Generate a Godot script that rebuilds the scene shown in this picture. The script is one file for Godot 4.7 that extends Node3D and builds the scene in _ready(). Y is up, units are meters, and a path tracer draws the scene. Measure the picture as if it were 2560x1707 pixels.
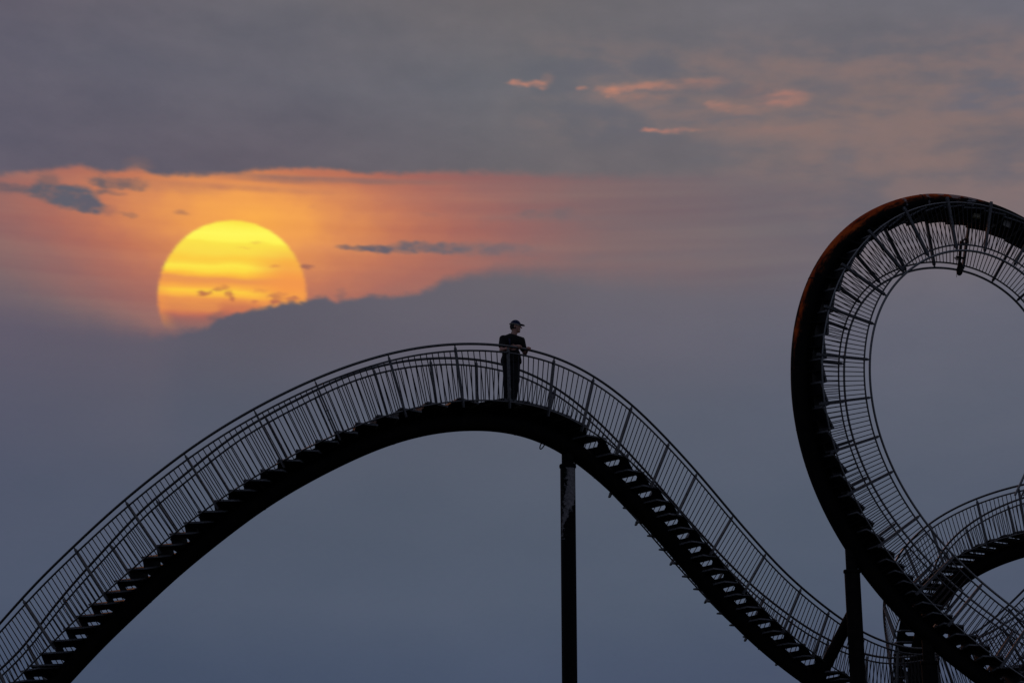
extends Node3D
# Walkable roller-coaster stair sculpture against a setting sun. Units metres, y up, camera near the origin looking along -z.

const WALK := 1.4        # width between the two railings
const RAIL := 1.3        # height of the handrail over the bottom rail

var rng := RandomNumberGenerator.new()
var M := {}
var unit_bar: ArrayMesh
var post_mesh: ArrayMesh
var tread_mesh: ArrayMesh
var riser_mesh: ArrayMesh
var riser_short_mesh: ArrayMesh
var riser_half_mesh: ArrayMesh
var riser_slot_mesh: ArrayMesh
var grating_mesh: ArrayMesh
var bracket_mesh: ArrayMesh
var bolt_mesh: ArrayMesh


# ------------------------------------------------------------------ small helpers
func part(called: String, mesh: Mesh, mat: Material, parent: Node3D, xf := Transform3D()) -> MeshInstance3D:
	var o := MeshInstance3D.new()
	o.name = called
	o.mesh = mesh
	o.material_override = mat
	o.transform = xf
	parent.add_child(o, true)
	return o

func thing(called: String, label: String, category: String, at: Vector3, group := "") -> Node3D:
	var o := Node3D.new()
	o.name = called
	add_child(o, true)
	o.position = at
	o.set_meta("label", label)
	o.set_meta("category", category)
	o.set_meta("kind", "thing")
	if group != "":
		o.set_meta("group", group)
	return o

func mesh_of(v: PackedVector3Array, n: PackedVector3Array, idx: PackedInt32Array, uv := PackedVector2Array()) -> ArrayMesh:
	var vote := 0
	for i in range(0, mini(idx.size(), 900), 3):      # front faces run clockwise: turn the triangles to agree with the normals
		var a := v[idx[i]]
		var g := (v[idx[i + 2]] - a).cross(v[idx[i + 1]] - a)
		vote += 1 if g.dot(n[idx[i]]) > 0.0 else -1
	if vote < 0:
		for i in range(0, idx.size(), 3):
			var k := idx[i + 1]
			idx[i + 1] = idx[i + 2]
			idx[i + 2] = k
	var arr := []
	arr.resize(Mesh.ARRAY_MAX)
	arr[Mesh.ARRAY_VERTEX] = v
	arr[Mesh.ARRAY_NORMAL] = n
	if uv.size() == v.size():
		arr[Mesh.ARRAY_TEX_UV] = uv
	arr[Mesh.ARRAY_INDEX] = idx
	var m := ArrayMesh.new()
	m.add_surface_from_arrays(Mesh.PRIMITIVE_TRIANGLES, arr)
	return m

# round tube along a list of points
func sweep(pts: PackedVector3Array, radius: float, sides: int, side_hint: PackedVector3Array = PackedVector3Array(), stations: PackedFloat32Array = PackedFloat32Array()) -> ArrayMesh:
	var v := PackedVector3Array()
	var nn := PackedVector3Array()
	var uv := PackedVector2Array()
	var idx := PackedInt32Array()
	var prev := Vector3.ZERO
	var run := 0.0
	for i in pts.size():
		var a := pts[maxi(i - 1, 0)]
		var b := pts[mini(i + 1, pts.size() - 1)]
		var t := (b - a).normalized()
		var x := side_hint[i] if side_hint.size() else prev
		if x.length() < 0.5:
			x = Vector3.UP if absf(t.y) < 0.9 else Vector3.RIGHT
		x = (x - t * x.dot(t)).normalized()
		prev = x
		var y := t.cross(x)
		if i > 0:
			run += pts[i].distance_to(pts[i - 1])
		for k in sides + 1:
			var f := TAU * k / sides
			var d := x * cos(f) + y * sin(f)
			v.append(pts[i] + d * radius)
			nn.append(d)
			uv.append(Vector2(stations[i] if stations.size() else run, float(k) / sides))
	for i in pts.size() - 1:
		for k in sides:
			var a := i * (sides + 1) + k
			var b := a + sides + 1
			idx.append_array([a, a + 1, b, b, a + 1, b + 1])
	for e in [0, pts.size() - 1]:
		var at: int = e
		var t := (pts[1] - pts[0]).normalized() * -1.0 if at == 0 else (pts[at] - pts[at - 1]).normalized()
		var c := v.size()
		v.append(pts[at]); nn.append(t); uv.append(Vector2.ZERO)
		for k in sides + 1:
			v.append(v[at * (sides + 1) + k]); nn.append(t); uv.append(Vector2.ZERO)
		for k in sides:
			if at == 0:
				idx.append_array([c, c + 2 + k, c + 1 + k])
			else:
				idx.append_array([c, c + 1 + k, c + 2 + k])
	return mesh_of(v, nn, idx, uv)

# lathe around y: profile of (radius, height)
func lathe(profile: Array, sides: int, tall := 1.0) -> ArrayMesh:
	var st := SurfaceTool.new()
	st.begin(Mesh.PRIMITIVE_TRIANGLES)
	for i in profile.size() - 1:
		var p: Vector2 = profile[i]
		var q: Vector2 = profile[i + 1]
		st.set_smooth_group(-1 if absf(p.x - q.x) > 0.004 else i)
		for k in sides:
			var f := TAU * k / sides
			var g := TAU * (k + 1) / sides
			var a := Vector3(p.x * cos(f), p.y, p.x * sin(f))
			var b := Vector3(p.x * cos(g), p.y, p.x * sin(g))
			var c := Vector3(q.x * cos(f), q.y, q.x * sin(f))
			var d := Vector3(q.x * cos(g), q.y, q.x * sin(g))
			for w in [a, c, b, b, c, d]:
				st.set_uv(Vector2(atan2(w.z, w.x) / TAU if absf(cos(f)) < 1.0 or w.z != 0.0 else 0.0, (profile[-1].y - w.y) / tall))
				st.add_vertex(w)
	st.generate_normals()
	return st.commit()

func add_hull(st: SurfaceTool, c: Array) -> void:   # box from eight corners: four of the bottom ring, four of the top ring
	for f in [[0, 1, 2, 3], [7, 6, 5, 4], [0, 4, 5, 1], [1, 5, 6, 2], [2, 6, 7, 3], [3, 7, 4, 0]]:
		st.set_smooth_group(-1)
		for k in [0, 1, 2, 0, 2, 3]:
			st.add_vertex(c[f[k]])

func add_box(st: SurfaceTool, lo: Vector3, hi: Vector3) -> void:
	add_hull(st, [Vector3(lo.x, lo.y, lo.z), Vector3(hi.x, lo.y, lo.z), Vector3(hi.x, lo.y, hi.z), Vector3(lo.x, lo.y, hi.z), Vector3(lo.x, hi.y, lo.z), Vector3(hi.x, hi.y, lo.z), Vector3(hi.x, hi.y, hi.z), Vector3(lo.x, hi.y, hi.z)])

func boxes(list: Array) -> ArrayMesh:
	var st := SurfaceTool.new()
	st.begin(Mesh.PRIMITIVE_TRIANGLES)
	for b in list:
		add_box(st, b[0], b[1])
	st.generate_normals()
	return st.commit()

# flat plate: outline in x/y, thick along z
func plate(outline: PackedVector2Array, thick: float) -> ArrayMesh:
	var st := SurfaceTool.new()
	st.begin(Mesh.PRIMITIVE_TRIANGLES)
	st.set_smooth_group(-1)
	var tri := Geometry2D.triangulate_polygon(outline)
	for s in [-1.0, 1.0]:
		for i in range(0, tri.size(), 3):
			for k in ([0, 1, 2] if s > 0 else [0, 2, 1]):
				var p: Vector2 = outline[tri[i + k]]
				st.add_vertex(Vector3(p.x, p.y, s * thick / 2))
	for i in outline.size():
		var p := outline[i]
		var q := outline[(i + 1) % outline.size()]
		var a := Vector3(p.x, p.y, -thick / 2)
		var b := Vector3(q.x, q.y, -thick / 2)
		var c := Vector3(q.x, q.y, thick / 2)
		var d := Vector3(p.x, p.y, thick / 2)
		for w in [a, b, c, a, c, d]:
			st.add_vertex(w)
	st.generate_normals()
	return st.commit()


# ------------------------------------------------------------------ materials
func noise_tex(freq: float, ramp: Array, seed_: int, size := 512, kind := FastNoiseLite.TYPE_SIMPLEX_SMOOTH, octaves := 5) -> NoiseTexture2D:
	var n := FastNoiseLite.new()
	n.noise_type = kind
	n.frequency = freq
	n.seed = seed_
	n.fractal_octaves = octaves
	var g := Gradient.new()
	var off := PackedFloat32Array()
	var col := PackedColorArray()
	for r in ramp:
		off.append(r[0])
		col.append(r[1])
	g.offsets = off
	g.colors = col
	var t := NoiseTexture2D.new()
	t.width = size
	t.height = size
	t.seamless = true
	t.noise = n
	t.color_ramp = g
	return t

func lin(r: float, g: float, b: float) -> Color:
	return Color(r, g, b).linear_to_srgb()

func stuff(color: Color, rough: float, metal := 0.0) -> StandardMaterial3D:
	var m := StandardMaterial3D.new()
	m.albedo_color = color
	m.roughness = rough
	m.metallic = metal
	return m

func textured(tex: Texture2D, scale: float, rough: float, metal := 0.0) -> StandardMaterial3D:
	var m := stuff(Color.WHITE, rough, metal)
	m.albedo_texture = tex
	m.uv1_triplanar = true
	m.uv1_world_triplanar = true
	m.uv1_scale = Vector3.ONE * scale
	return m

func make_materials() -> void:
	# hot-dip galvanised steel, spangled and dulled
	M.galv = textured(noise_tex(0.03, [[0.25, lin(.182, .189, .210)], [0.5, lin(.266, .273, .294)], [0.75, lin(.350, .357, .378)]], 3), 2.0, 0.4, 0.85)
	M.galv_dull = textured(noise_tex(0.02, [[0.25, lin(.090, .093, .105)], [0.5, lin(.138, .141, .156)], [0.8, lin(.192, .192, .210)]], 5), 1.5, 0.5, 0.8)
	M.rail = textured(noise_tex(0.03, [[0.25, lin(.085, .088, .098)], [0.5, lin(.130, .133, .146)], [0.75, lin(.195, .195, .208)]], 4), 2.0, 0.4, 0.8)
	# darker zinc tone for the thin bars
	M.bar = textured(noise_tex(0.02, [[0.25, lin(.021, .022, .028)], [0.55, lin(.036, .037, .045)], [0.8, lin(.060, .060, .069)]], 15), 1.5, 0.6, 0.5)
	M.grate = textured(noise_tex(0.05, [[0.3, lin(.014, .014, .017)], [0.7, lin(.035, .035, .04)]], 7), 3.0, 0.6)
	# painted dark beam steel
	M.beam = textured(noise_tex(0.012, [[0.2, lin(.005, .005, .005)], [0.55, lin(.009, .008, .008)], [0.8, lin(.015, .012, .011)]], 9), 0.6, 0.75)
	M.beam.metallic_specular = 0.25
	# rusting steel of the loop, with light and shade put into its colour
	M.lit_rust = lit_rust_coat()
	M.post = textured(noise_tex(0.02, [[0.25, lin(.077, .080, .091)], [0.55, lin(.126, .130, .143)], [0.8, lin(.189, .189, .203)]], 16), 1.5, 0.55, 0.5)
	M.edge = textured(noise_tex(0.02, [[0.25, lin(.135, .143, .165)], [0.55, lin(.225, .232, .262)], [0.8, lin(.330, .330, .360)]], 18), 1.5, 0.75, 0.2)
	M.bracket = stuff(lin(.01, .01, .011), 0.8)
	M.bracket.metallic_specular = 0.25
	M.grate.metallic_specular = 0.25
	M.black = stuff(lin(.012, .012, .013), 0.6)
	M.pale = textured(noise_tex(0.02, [[0.3, lin(.35, .33, .32)], [0.7, lin(.55, .52, .48)]], 13), 2.0, 0.6)
	M.cream = stuff(lin(.62, .56, .40), 0.5)
	M.ground = textured(noise_tex(0.01, [[0.25, lin(.02, .028, .012)], [0.5, lin(.035, .045, .018)], [0.8, lin(.055, .06, .03)]], 17), 0.15, 0.95)
	M.skin = stuff(lin(.62, .34, .27), 0.55)
	M.skin.subsurf_scatter_enabled = true
	M.skin.subsurf_scatter_strength = 0.15
	M.shirt = textured(noise_tex(0.06, [[0.3, lin(.008, .008, .009)], [0.7, lin(.016, .016, .018)]], 19, 256), 6.0, 0.95)
	M.trouser = textured(noise_tex(0.06, [[0.3, lin(.010, .011, .016)], [0.7, lin(.02, .022, .03)]], 21, 256), 6.0, 0.95)
	M.cap = stuff(lin(.012, .022, .075), 0.9)
	M.cap_band = stuff(lin(.42, .4, .36), 0.8)
	M.hair = stuff(lin(.035, .03, .028), 0.8)
	M.shoe = stuff(lin(.02, .02, .025), 0.7)
	M.strap = stuff(lin(.03, .035, .08), 0.85)
	# the near column: dark coat with flaking pale primer where the coat has come away
	var im := Image.create(512, 1024, false, Image.FORMAT_RGB8)
	var n := FastNoiseLite.new()
	n.seed = 31
	n.frequency = 0.018
	n.fractal_octaves = 5
	var n2 := FastNoiseLite.new()
	n2.seed = 33
	n2.frequency = 0.07
	n2.fractal_octaves = 4
	for y in 1024:
		for x in 512:
			var dark := 0.008 + 0.004 * n2.get_noise_2d(x * 0.6, y * 0.3)
			# patch of bare primer on the upper end: wide at the top, drawn out to a ragged tongue on one side
			var v := y / 1024.0
			var u := x / 512.0
			var from := lerpf(0.02, 0.36, smoothstep(0.28, 0.8, v))
			var to := lerpf(0.27, 0.41, clampf(v * 1.4, 0.0, 1.0))
			var f := minf(u - from, to - u) * 14.0 + 1.5 * n.get_noise_2d(x, y * 0.7) + 0.9 * n2.get_noise_2d(x, y * 0.8)
			f = clampf(f * 2.5, 0.0, 1.0) if v < 0.9 else 0.0
			var pale := 0.27 + 0.13 * n2.get_noise_2d(x + 300, y * 0.35) + 0.12 * n.get_noise_2d(x + 90.0, y)
			var c := lin(lerpf(dark, pale, f), lerpf(dark, pale * 0.96, f), lerpf(dark * 1.1, pale * 1.02, f))
			im.set_pixel(x, y, c)
	M.column = stuff(Color.WHITE, 0.7)
	M.column.albedo_texture = ImageTexture.create_from_image(im)
	M.column.texture_repeat = false
	M.column.metallic_specular = 0.25


# the loop's tube: rusty, with its lit outer band and dark shaded sides painted in; u runs along the tube, v round it (0 inside, 0.5 outside, 0.75 towards the viewer)
func lit_rust_coat() -> StandardMaterial3D:
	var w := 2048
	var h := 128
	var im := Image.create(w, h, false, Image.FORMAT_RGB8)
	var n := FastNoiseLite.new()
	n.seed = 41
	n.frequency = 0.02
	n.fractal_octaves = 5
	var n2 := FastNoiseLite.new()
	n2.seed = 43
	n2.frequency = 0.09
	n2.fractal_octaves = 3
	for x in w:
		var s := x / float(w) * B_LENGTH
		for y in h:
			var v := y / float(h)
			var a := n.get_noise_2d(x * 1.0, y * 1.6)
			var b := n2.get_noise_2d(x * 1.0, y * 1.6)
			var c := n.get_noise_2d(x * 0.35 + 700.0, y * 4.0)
			# painted light: width of the lit rusty band, widest over the crown, flakes below
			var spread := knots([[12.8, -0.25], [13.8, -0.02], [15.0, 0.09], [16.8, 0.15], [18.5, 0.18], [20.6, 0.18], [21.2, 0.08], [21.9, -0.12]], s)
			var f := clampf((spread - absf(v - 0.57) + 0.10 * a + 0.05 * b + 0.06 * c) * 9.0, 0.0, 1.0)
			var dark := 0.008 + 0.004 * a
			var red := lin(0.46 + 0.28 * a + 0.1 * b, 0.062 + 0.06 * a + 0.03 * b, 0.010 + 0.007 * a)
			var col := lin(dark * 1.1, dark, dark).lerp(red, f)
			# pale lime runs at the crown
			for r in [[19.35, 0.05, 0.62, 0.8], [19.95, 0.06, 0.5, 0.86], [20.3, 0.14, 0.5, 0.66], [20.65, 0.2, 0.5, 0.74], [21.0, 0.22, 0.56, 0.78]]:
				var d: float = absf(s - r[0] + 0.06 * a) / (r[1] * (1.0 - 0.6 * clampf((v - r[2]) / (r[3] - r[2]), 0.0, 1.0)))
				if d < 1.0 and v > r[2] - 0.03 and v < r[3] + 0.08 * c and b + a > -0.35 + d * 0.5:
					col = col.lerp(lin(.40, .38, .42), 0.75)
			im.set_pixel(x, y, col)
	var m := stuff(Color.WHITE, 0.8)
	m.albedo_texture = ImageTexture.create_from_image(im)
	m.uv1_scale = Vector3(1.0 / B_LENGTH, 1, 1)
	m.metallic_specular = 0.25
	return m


# ------------------------------------------------------------------ the sky
func knots(list: Array, x: float) -> float:      # piecewise linear through [x, y] pairs
	if x <= list[0][0]:
		return list[0][1]
	for i in range(1, list.size()):
		if x < list[i][0]:
			var f: float = (x - list[i - 1][0]) / (list[i][0] - list[i - 1][0])
			return lerpf(list[i - 1][1], list[i][1], f)
	return list[-1][1]

func ramp_rgb(list: Array, x: float) -> Vector3:
	if x <= list[0][0]:
		return list[0][1]
	for i in range(1, list.size()):
		if x < list[i][0]:
			var f: float = (x - list[i - 1][0]) / (list[i][0] - list[i - 1][0])
			return list[i - 1][1].lerp(list[i][1], f)
	return list[-1][1]

# azimuth (to the right of -z) and elevation in degrees; colours sRGB 0..255
const GRID_AZ := -20
const GRID_AZ_STEP := 5
const GRID_EL := 0
const GRID_EL_STEP := 3
const GRID_W := 9
const GRID_H := 11
var GRID := [
	Vector3(67, 78, 100), Vector3(67.76, 78.76, 100.76), Vector3(69.55, 80.55, 102.55), Vector3(71.29, 82.29, 104.29), Vector3(73, 84, 106), Vector3(71.86, 82.29, 104.29), Vector3(70.85, 80.7, 102.7), Vector3(70.25, 79.5, 101.5), Vector3(70, 79, 101),
	Vector3(67.69, 78.59, 100.5), Vector3(68.11, 79.07, 101.02), Vector3(69.6, 80.6, 102.6), Vector3(71.31, 82.31, 104.31), Vector3(73, 84, 106), Vector3(71.87, 82.31, 104.31), Vector3(70.87, 80.73, 102.73), Vector3(70.53, 79.8, 101.71), Vector3(70.59, 79.59, 101.4),
	Vector3(75.35, 84.68, 105), Vector3(76.14, 85.52, 105.23), Vector3(77.79, 87.22, 105.75), Vector3(79.43, 88.88, 107.04), Vector3(81.08, 90.54, 108.46), Vector3(79.99, 89.74, 107.65), Vector3(79.04, 88.86, 106.9), Vector3(78.69, 87.57, 106.46), Vector3(78.71, 87.03, 106.35),
	Vector3(78.72, 85, 104.46), Vector3(79.24, 86.29, 104.83), Vector3(80.5, 88.48, 105.35), Vector3(82.03, 90.19, 106.59), Vector3(83.64, 91.82, 108), Vector3(83.03, 91.52, 107.91), Vector3(82.74, 91.26, 107.88), Vector3(83.55, 91.08, 107.97), Vector3(84.35, 91.26, 108.09),
	Vector3(84.86, 86.4, 105.05), Vector3(84.25, 87.33, 104.75), Vector3(84.41, 89.46, 105), Vector3(86.03, 91.58, 106.58), Vector3(87.97, 93.56, 108.14), Vector3(87.98, 93.78, 108.94), Vector3(88.41, 94.22, 109.78), Vector3(89.71, 95.02, 110.19), Vector3(90.81, 95.76, 110.76),
	Vector3(94.92, 89.73, 106.76), Vector3(92.92, 89.48, 104.92), Vector3(91.43, 89.23, 101.65), Vector3(95.22, 92.75, 104.74), Vector3(99.8, 96.94, 108.99), Vector3(98.95, 98.07, 111.13), Vector3(98.56, 99.29, 113.03), Vector3(98.34, 99.69, 113.58), Vector3(98.68, 100.22, 114),
	Vector3(102.82, 92, 106), Vector3(101.6, 92.79, 106), Vector3(97.64, 93.42, 105.55), Vector3(101.63, 97.05, 106.63), Vector3(106.65, 101.16, 108.17), Vector3(108.87, 102.74, 110.25), Vector3(111.25, 104.38, 112.2), Vector3(109.36, 104.39, 113.21), Vector3(109.19, 104.51, 113.33),
	Vector3(96.08, 92.61, 106.92), Vector3(97.25, 92.32, 105.11), Vector3(97.97, 92.08, 103.25), Vector3(101.98, 96.95, 105.18), Vector3(106.3, 102, 107.15), Vector3(110.19, 104.46, 109.19), Vector3(114.18, 106.91, 111.01), Vector3(116.76, 106.89, 110.63), Vector3(116.32, 106.39, 110.92),
	Vector3(96.7, 94, 107.65), Vector3(97.35, 95.99, 108.47), Vector3(98.61, 97.52, 108.32), Vector3(102.01, 101.45, 110.43), Vector3(106, 105.96, 112.94), Vector3(109.55, 106.49, 112.46), Vector3(112.47, 106.95, 112.24), Vector3(109.65, 106.16, 113.45), Vector3(107.55, 105.9, 115.25),
	Vector3(100, 94, 106), Vector3(102.34, 98.22, 108.34), Vector3(104.95, 102.91, 110.95), Vector3(106.49, 103.5, 109.51), Vector3(108, 104, 108), Vector3(108.5, 105.51, 111.01), Vector3(108.98, 107, 114.04), Vector3(107.94, 107, 116.12), Vector3(107, 107, 118),
	Vector3(100, 94, 106), Vector3(102.47, 98.44, 108.47), Vector3(105.02, 103.01, 110.98), Vector3(106.52, 103.51, 109.48), Vector3(108, 104, 108), Vector3(108.49, 105.48, 110.96), Vector3(108.99, 106.98, 113.96), Vector3(107.99, 107, 116.03), Vector3(107, 107, 118)]
var UPPER := [[-18.676, 19.886], [-17.868, 20.093], [-16.911, 20.299], [-15.94, 20.447], [-15.585, 20.425], [-15.224, 20.334], [-14.519, 20.423], [-13.956, 20.566], [-13.228, 20.417], [-12.362, 20.44], [-11.346, 20.482], [-10.985, 20.561], [-10.329, 20.643], [-9.602, 20.838], [-7.828, 20.957], [-6.185, 20.968], [-5.732, 20.872], [-4.23, 20.888], [-2.723, 21.003], [-1.513, 20.989], [0.303, 20.968], [2.57, 20.836], [6.328, 20.739], [10.77, 20.658], [18.684, 19.979]]
var LOWER := [[-18.323, 15.813], [-16.26, 15.502], [-14.159, 15.097], [-13.03, 14.929], [-12.188, 14.976], [-11.629, 15.103], [-11.069, 15.257], [-10.516, 15.62], [-10.237, 15.774], [-9.667, 15.884], [-9.094, 15.965], [-8.522, 16.144], [-7.944, 16.208], [-7.511, 16.309], [-7.296, 16.429], [-7.079, 16.493], [-6.858, 16.444], [-6.489, 16.328], [-6.051, 16.384], [-5.613, 16.466], [-4.733, 16.573], [-4.143, 16.557], [-3.555, 16.681], [-2.967, 16.932], [-2.525, 17.165], [-1.636, 17.33], [-0.744, 17.463], [0.298, 17.577], [3.269, 17.296], [18.346, 16.083]]
var UPPER_SOFT := [[-18.684, 0.17], [-14.516, 0.128], [-10.185, 0.128], [-5.733, 0.114], [-2.723, 0.17], [1.816, 0.213], [6.332, 0.341], [10.77, 0.71], [18.684, 1.136]]
var LOWER_SOFT := [[-18.323, 1.278], [-15.611, 0.994], [-13.808, 0.639], [-13.107, 0.426], [-11.694, 0.199], [-10.552, 0.099], [-5.615, 0.114], [-3.405, 0.185], [-1.186, 0.312], [1.778, 0.639], [18.323, 1.136]]
var GAP := [[-18.684, 1], [3.327, 1], [10.77, 0.8], [18.684, 0.5]]
var BANK := [[-18.323, 0.9], [-14.227, 0.9], [-13.107, 0.9], [-11.694, 1], [-2.666, 1], [3.258, 1], [10.552, 0.8], [18.323, 0.7]]
const SUN_AZ := -10.251
const SUN_EL := 16.362
const SUN_R := 2.6705
const GLOW_AZ := -9.524
const GLOW_EL := 19.128
var GLOW := [[0, Vector3(250, 172, 78)], [0.3, Vector3(240, 159, 83)], [0.5, Vector3(220, 140, 88)], [0.75, Vector3(194, 120, 92)], [1, Vector3(171, 109, 96)], [1.3, Vector3(150, 105, 101)], [1.8, Vector3(129, 105, 106)], [2.6, Vector3(116, 105, 110)], [3.4, Vector3(108, 103, 111)]]
var SUN_ROWS := [[-0.995, Vector3(251, 222, 72)], [-0.904, Vector3(253, 238, 82)], [-0.809, Vector3(255, 247, 92)], [-0.723, Vector3(255, 243, 86)], [-0.681, Vector3(251, 226, 76)], [-0.559, Vector3(250, 218, 76)], [-0.479, Vector3(252, 204, 68)], [-0.436, Vector3(251, 210, 70)], [-0.383, Vector3(253, 230, 76)], [-0.33, Vector3(253, 218, 70)], [-0.266, Vector3(252, 186, 66)], [-0.213, Vector3(234, 152, 82)], [-0.17, Vector3(236, 152, 80)], [-0.117, Vector3(248, 170, 74)], [-0.053, Vector3(253, 204, 68)], [0.011, Vector3(252, 184, 70)], [0.064, Vector3(232, 146, 80)], [0.149, Vector3(206, 122, 84)], [0.245, Vector3(194, 108, 88)], [0.319, Vector3(160, 102, 94)], [0.479, Vector3(112, 96, 102)]]
var SCRAPS := [
	[-18.433, 19.466, 0.568, 0.17, 0.8, 0.5, Vector3(112, 94, 100)],
	[-17.888, 19.522, 0.497, 0.142, 0.6, 0.5, Vector3(112, 94, 100)],
	[-16.844, 19.461, 0.881, 0.312, 0.95, 0.35, Vector3(98, 94, 104)],
	[-16.067, 19.356, 0.881, 0.398, 1, 0.3, Vector3(96, 95, 107)],
	[-15.489, 19.133, 0.54, 0.227, 0.95, 0.35, Vector3(98, 94, 106)],
	[-17.019, 19.907, 0.426, 0.199, 0.6, 0.5, Vector3(122, 98, 98)],
	[-14.773, 19.99, 0.781, 0.199, 0.85, 0.4, Vector3(110, 96, 100)],
	[-14.063, 20.021, 0.568, 0.185, 0.7, 0.45, Vector3(120, 98, 98)],
	[-15.033, 19.652, 0.369, 0.114, 0.75, 0.5, Vector3(120, 98, 98)],
	[-14.465, 19.644, 0.199, 0.057, 0.6, 0.6, Vector3(140, 104, 96)],
	[-14.82, 19.038, 0.312, 0.17, 0.45, 0.6, Vector3(150, 104, 96)],
	[-14.106, 18.971, 0.284, 0.085, 0.55, 0.6, Vector3(140, 104, 94)],
	[-12.214, 19.149, 0.227, 0.099, 0.5, 0.6, Vector3(160, 110, 90)],
	[-13.894, 20.708, 0.426, 0.227, 0.5, 0.7, Vector3(130, 102, 100)],
	[-5.586, 18.233, 0.653, 0.099, 0.9, 0.5, Vector3(112, 98, 102)],
	[-4.919, 18.223, 0.597, 0.142, 0.95, 0.45, Vector3(104, 96, 106)],
	[-6.104, 18.232, 0.398, 0.057, 0.7, 0.6, Vector3(130, 102, 100)],
	[-3.582, 18.309, 0.824, 0.199, 0.85, 0.5, Vector3(106, 99, 108)],
	[-2.538, 18.269, 0.852, 0.17, 0.8, 0.5, Vector3(108, 100, 108)],
	[-1.195, 18.282, 1.278, 0.199, 0.6, 0.7, Vector3(108, 101, 110)],
	[0.149, 18.244, 1.136, 0.17, 0.4, 0.8, Vector3(108, 101, 110)],
	[0.751, 19.501, 0.511, 0.128, 0.55, 0.6, Vector3(116, 102, 106)],
	[1.878, 19.549, 0.568, 0.17, 0.55, 0.6, Vector3(114, 102, 107)],
	[-3.078, 19.462, 0.312, 0.071, 0.4, 0.7, Vector3(160, 108, 98)],
	[-7.482, 19.643, 0.17, 0.057, 0.4, 0.7, Vector3(215, 140, 90)],
	[-4.957, 19.843, 0.199, 0.057, 0.4, 0.7, Vector3(200, 128, 92)],
	[-11.341, 16.375, 0.199, 0.085, 0.7, 0.5, Vector3(176, 100, 78)],
	[-11.103, 16.472, 0.114, 0.071, 0.6, 0.6, Vector3(176, 100, 78)],
	[-10.836, 16.57, 0.17, 0.071, 0.75, 0.5, Vector3(176, 100, 78)],
	[-10.565, 16.612, 0.114, 0.099, 0.6, 0.6, Vector3(180, 104, 78)],
	[-10.34, 16.427, 0.114, 0.114, 0.7, 0.5, Vector3(176, 100, 78)],
	[-10.219, 16.293, 0.114, 0.071, 0.7, 0.5, Vector3(176, 100, 78)],
	[-9.266, 16.604, 0.199, 0.071, 0.4, 0.6, Vector3(200, 120, 80)],
	[-8.75, 16.401, 0.256, 0.085, 0.75, 0.5, Vector3(170, 98, 84)],
	[-8.701, 16.263, 0.142, 0.085, 0.7, 0.5, Vector3(170, 98, 84)],
	[-8.123, 16.342, 0.284, 0.085, 0.7, 0.5, Vector3(170, 100, 86)],
	[-7.951, 16.405, 0.17, 0.057, 0.6, 0.5, Vector3(170, 100, 86)],
	[-9.466, 16.23, 0.142, 0.071, 0.5, 0.6, Vector3(190, 110, 84)],
	[-8.537, 16.509, 0.284, 0.057, 0.5, 0.6, Vector3(190, 112, 82)],
	[-7.627, 17.53, 0.199, 0.071, 0.85, 0.5, Vector3(128, 84, 88)],
	[-8.752, 17.498, 0.199, 0.057, 0.5, 0.6, Vector3(205, 125, 80)],
	[-9.484, 18.249, 0.227, 0.043, 0.4, 0.6, Vector3(228, 170, 78)],
	[-9.912, 18.059, 0.256, 0.043, 0.35, 0.6, Vector3(228, 165, 78)],
	[-6.349, 16.544, 0.142, 0.227, 0.5, 0.7, Vector3(118, 96, 100)],
	[-10.585, 15.575, 0.426, 0.199, 0.5, 0.7, Vector3(110, 92, 98)]]
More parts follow.
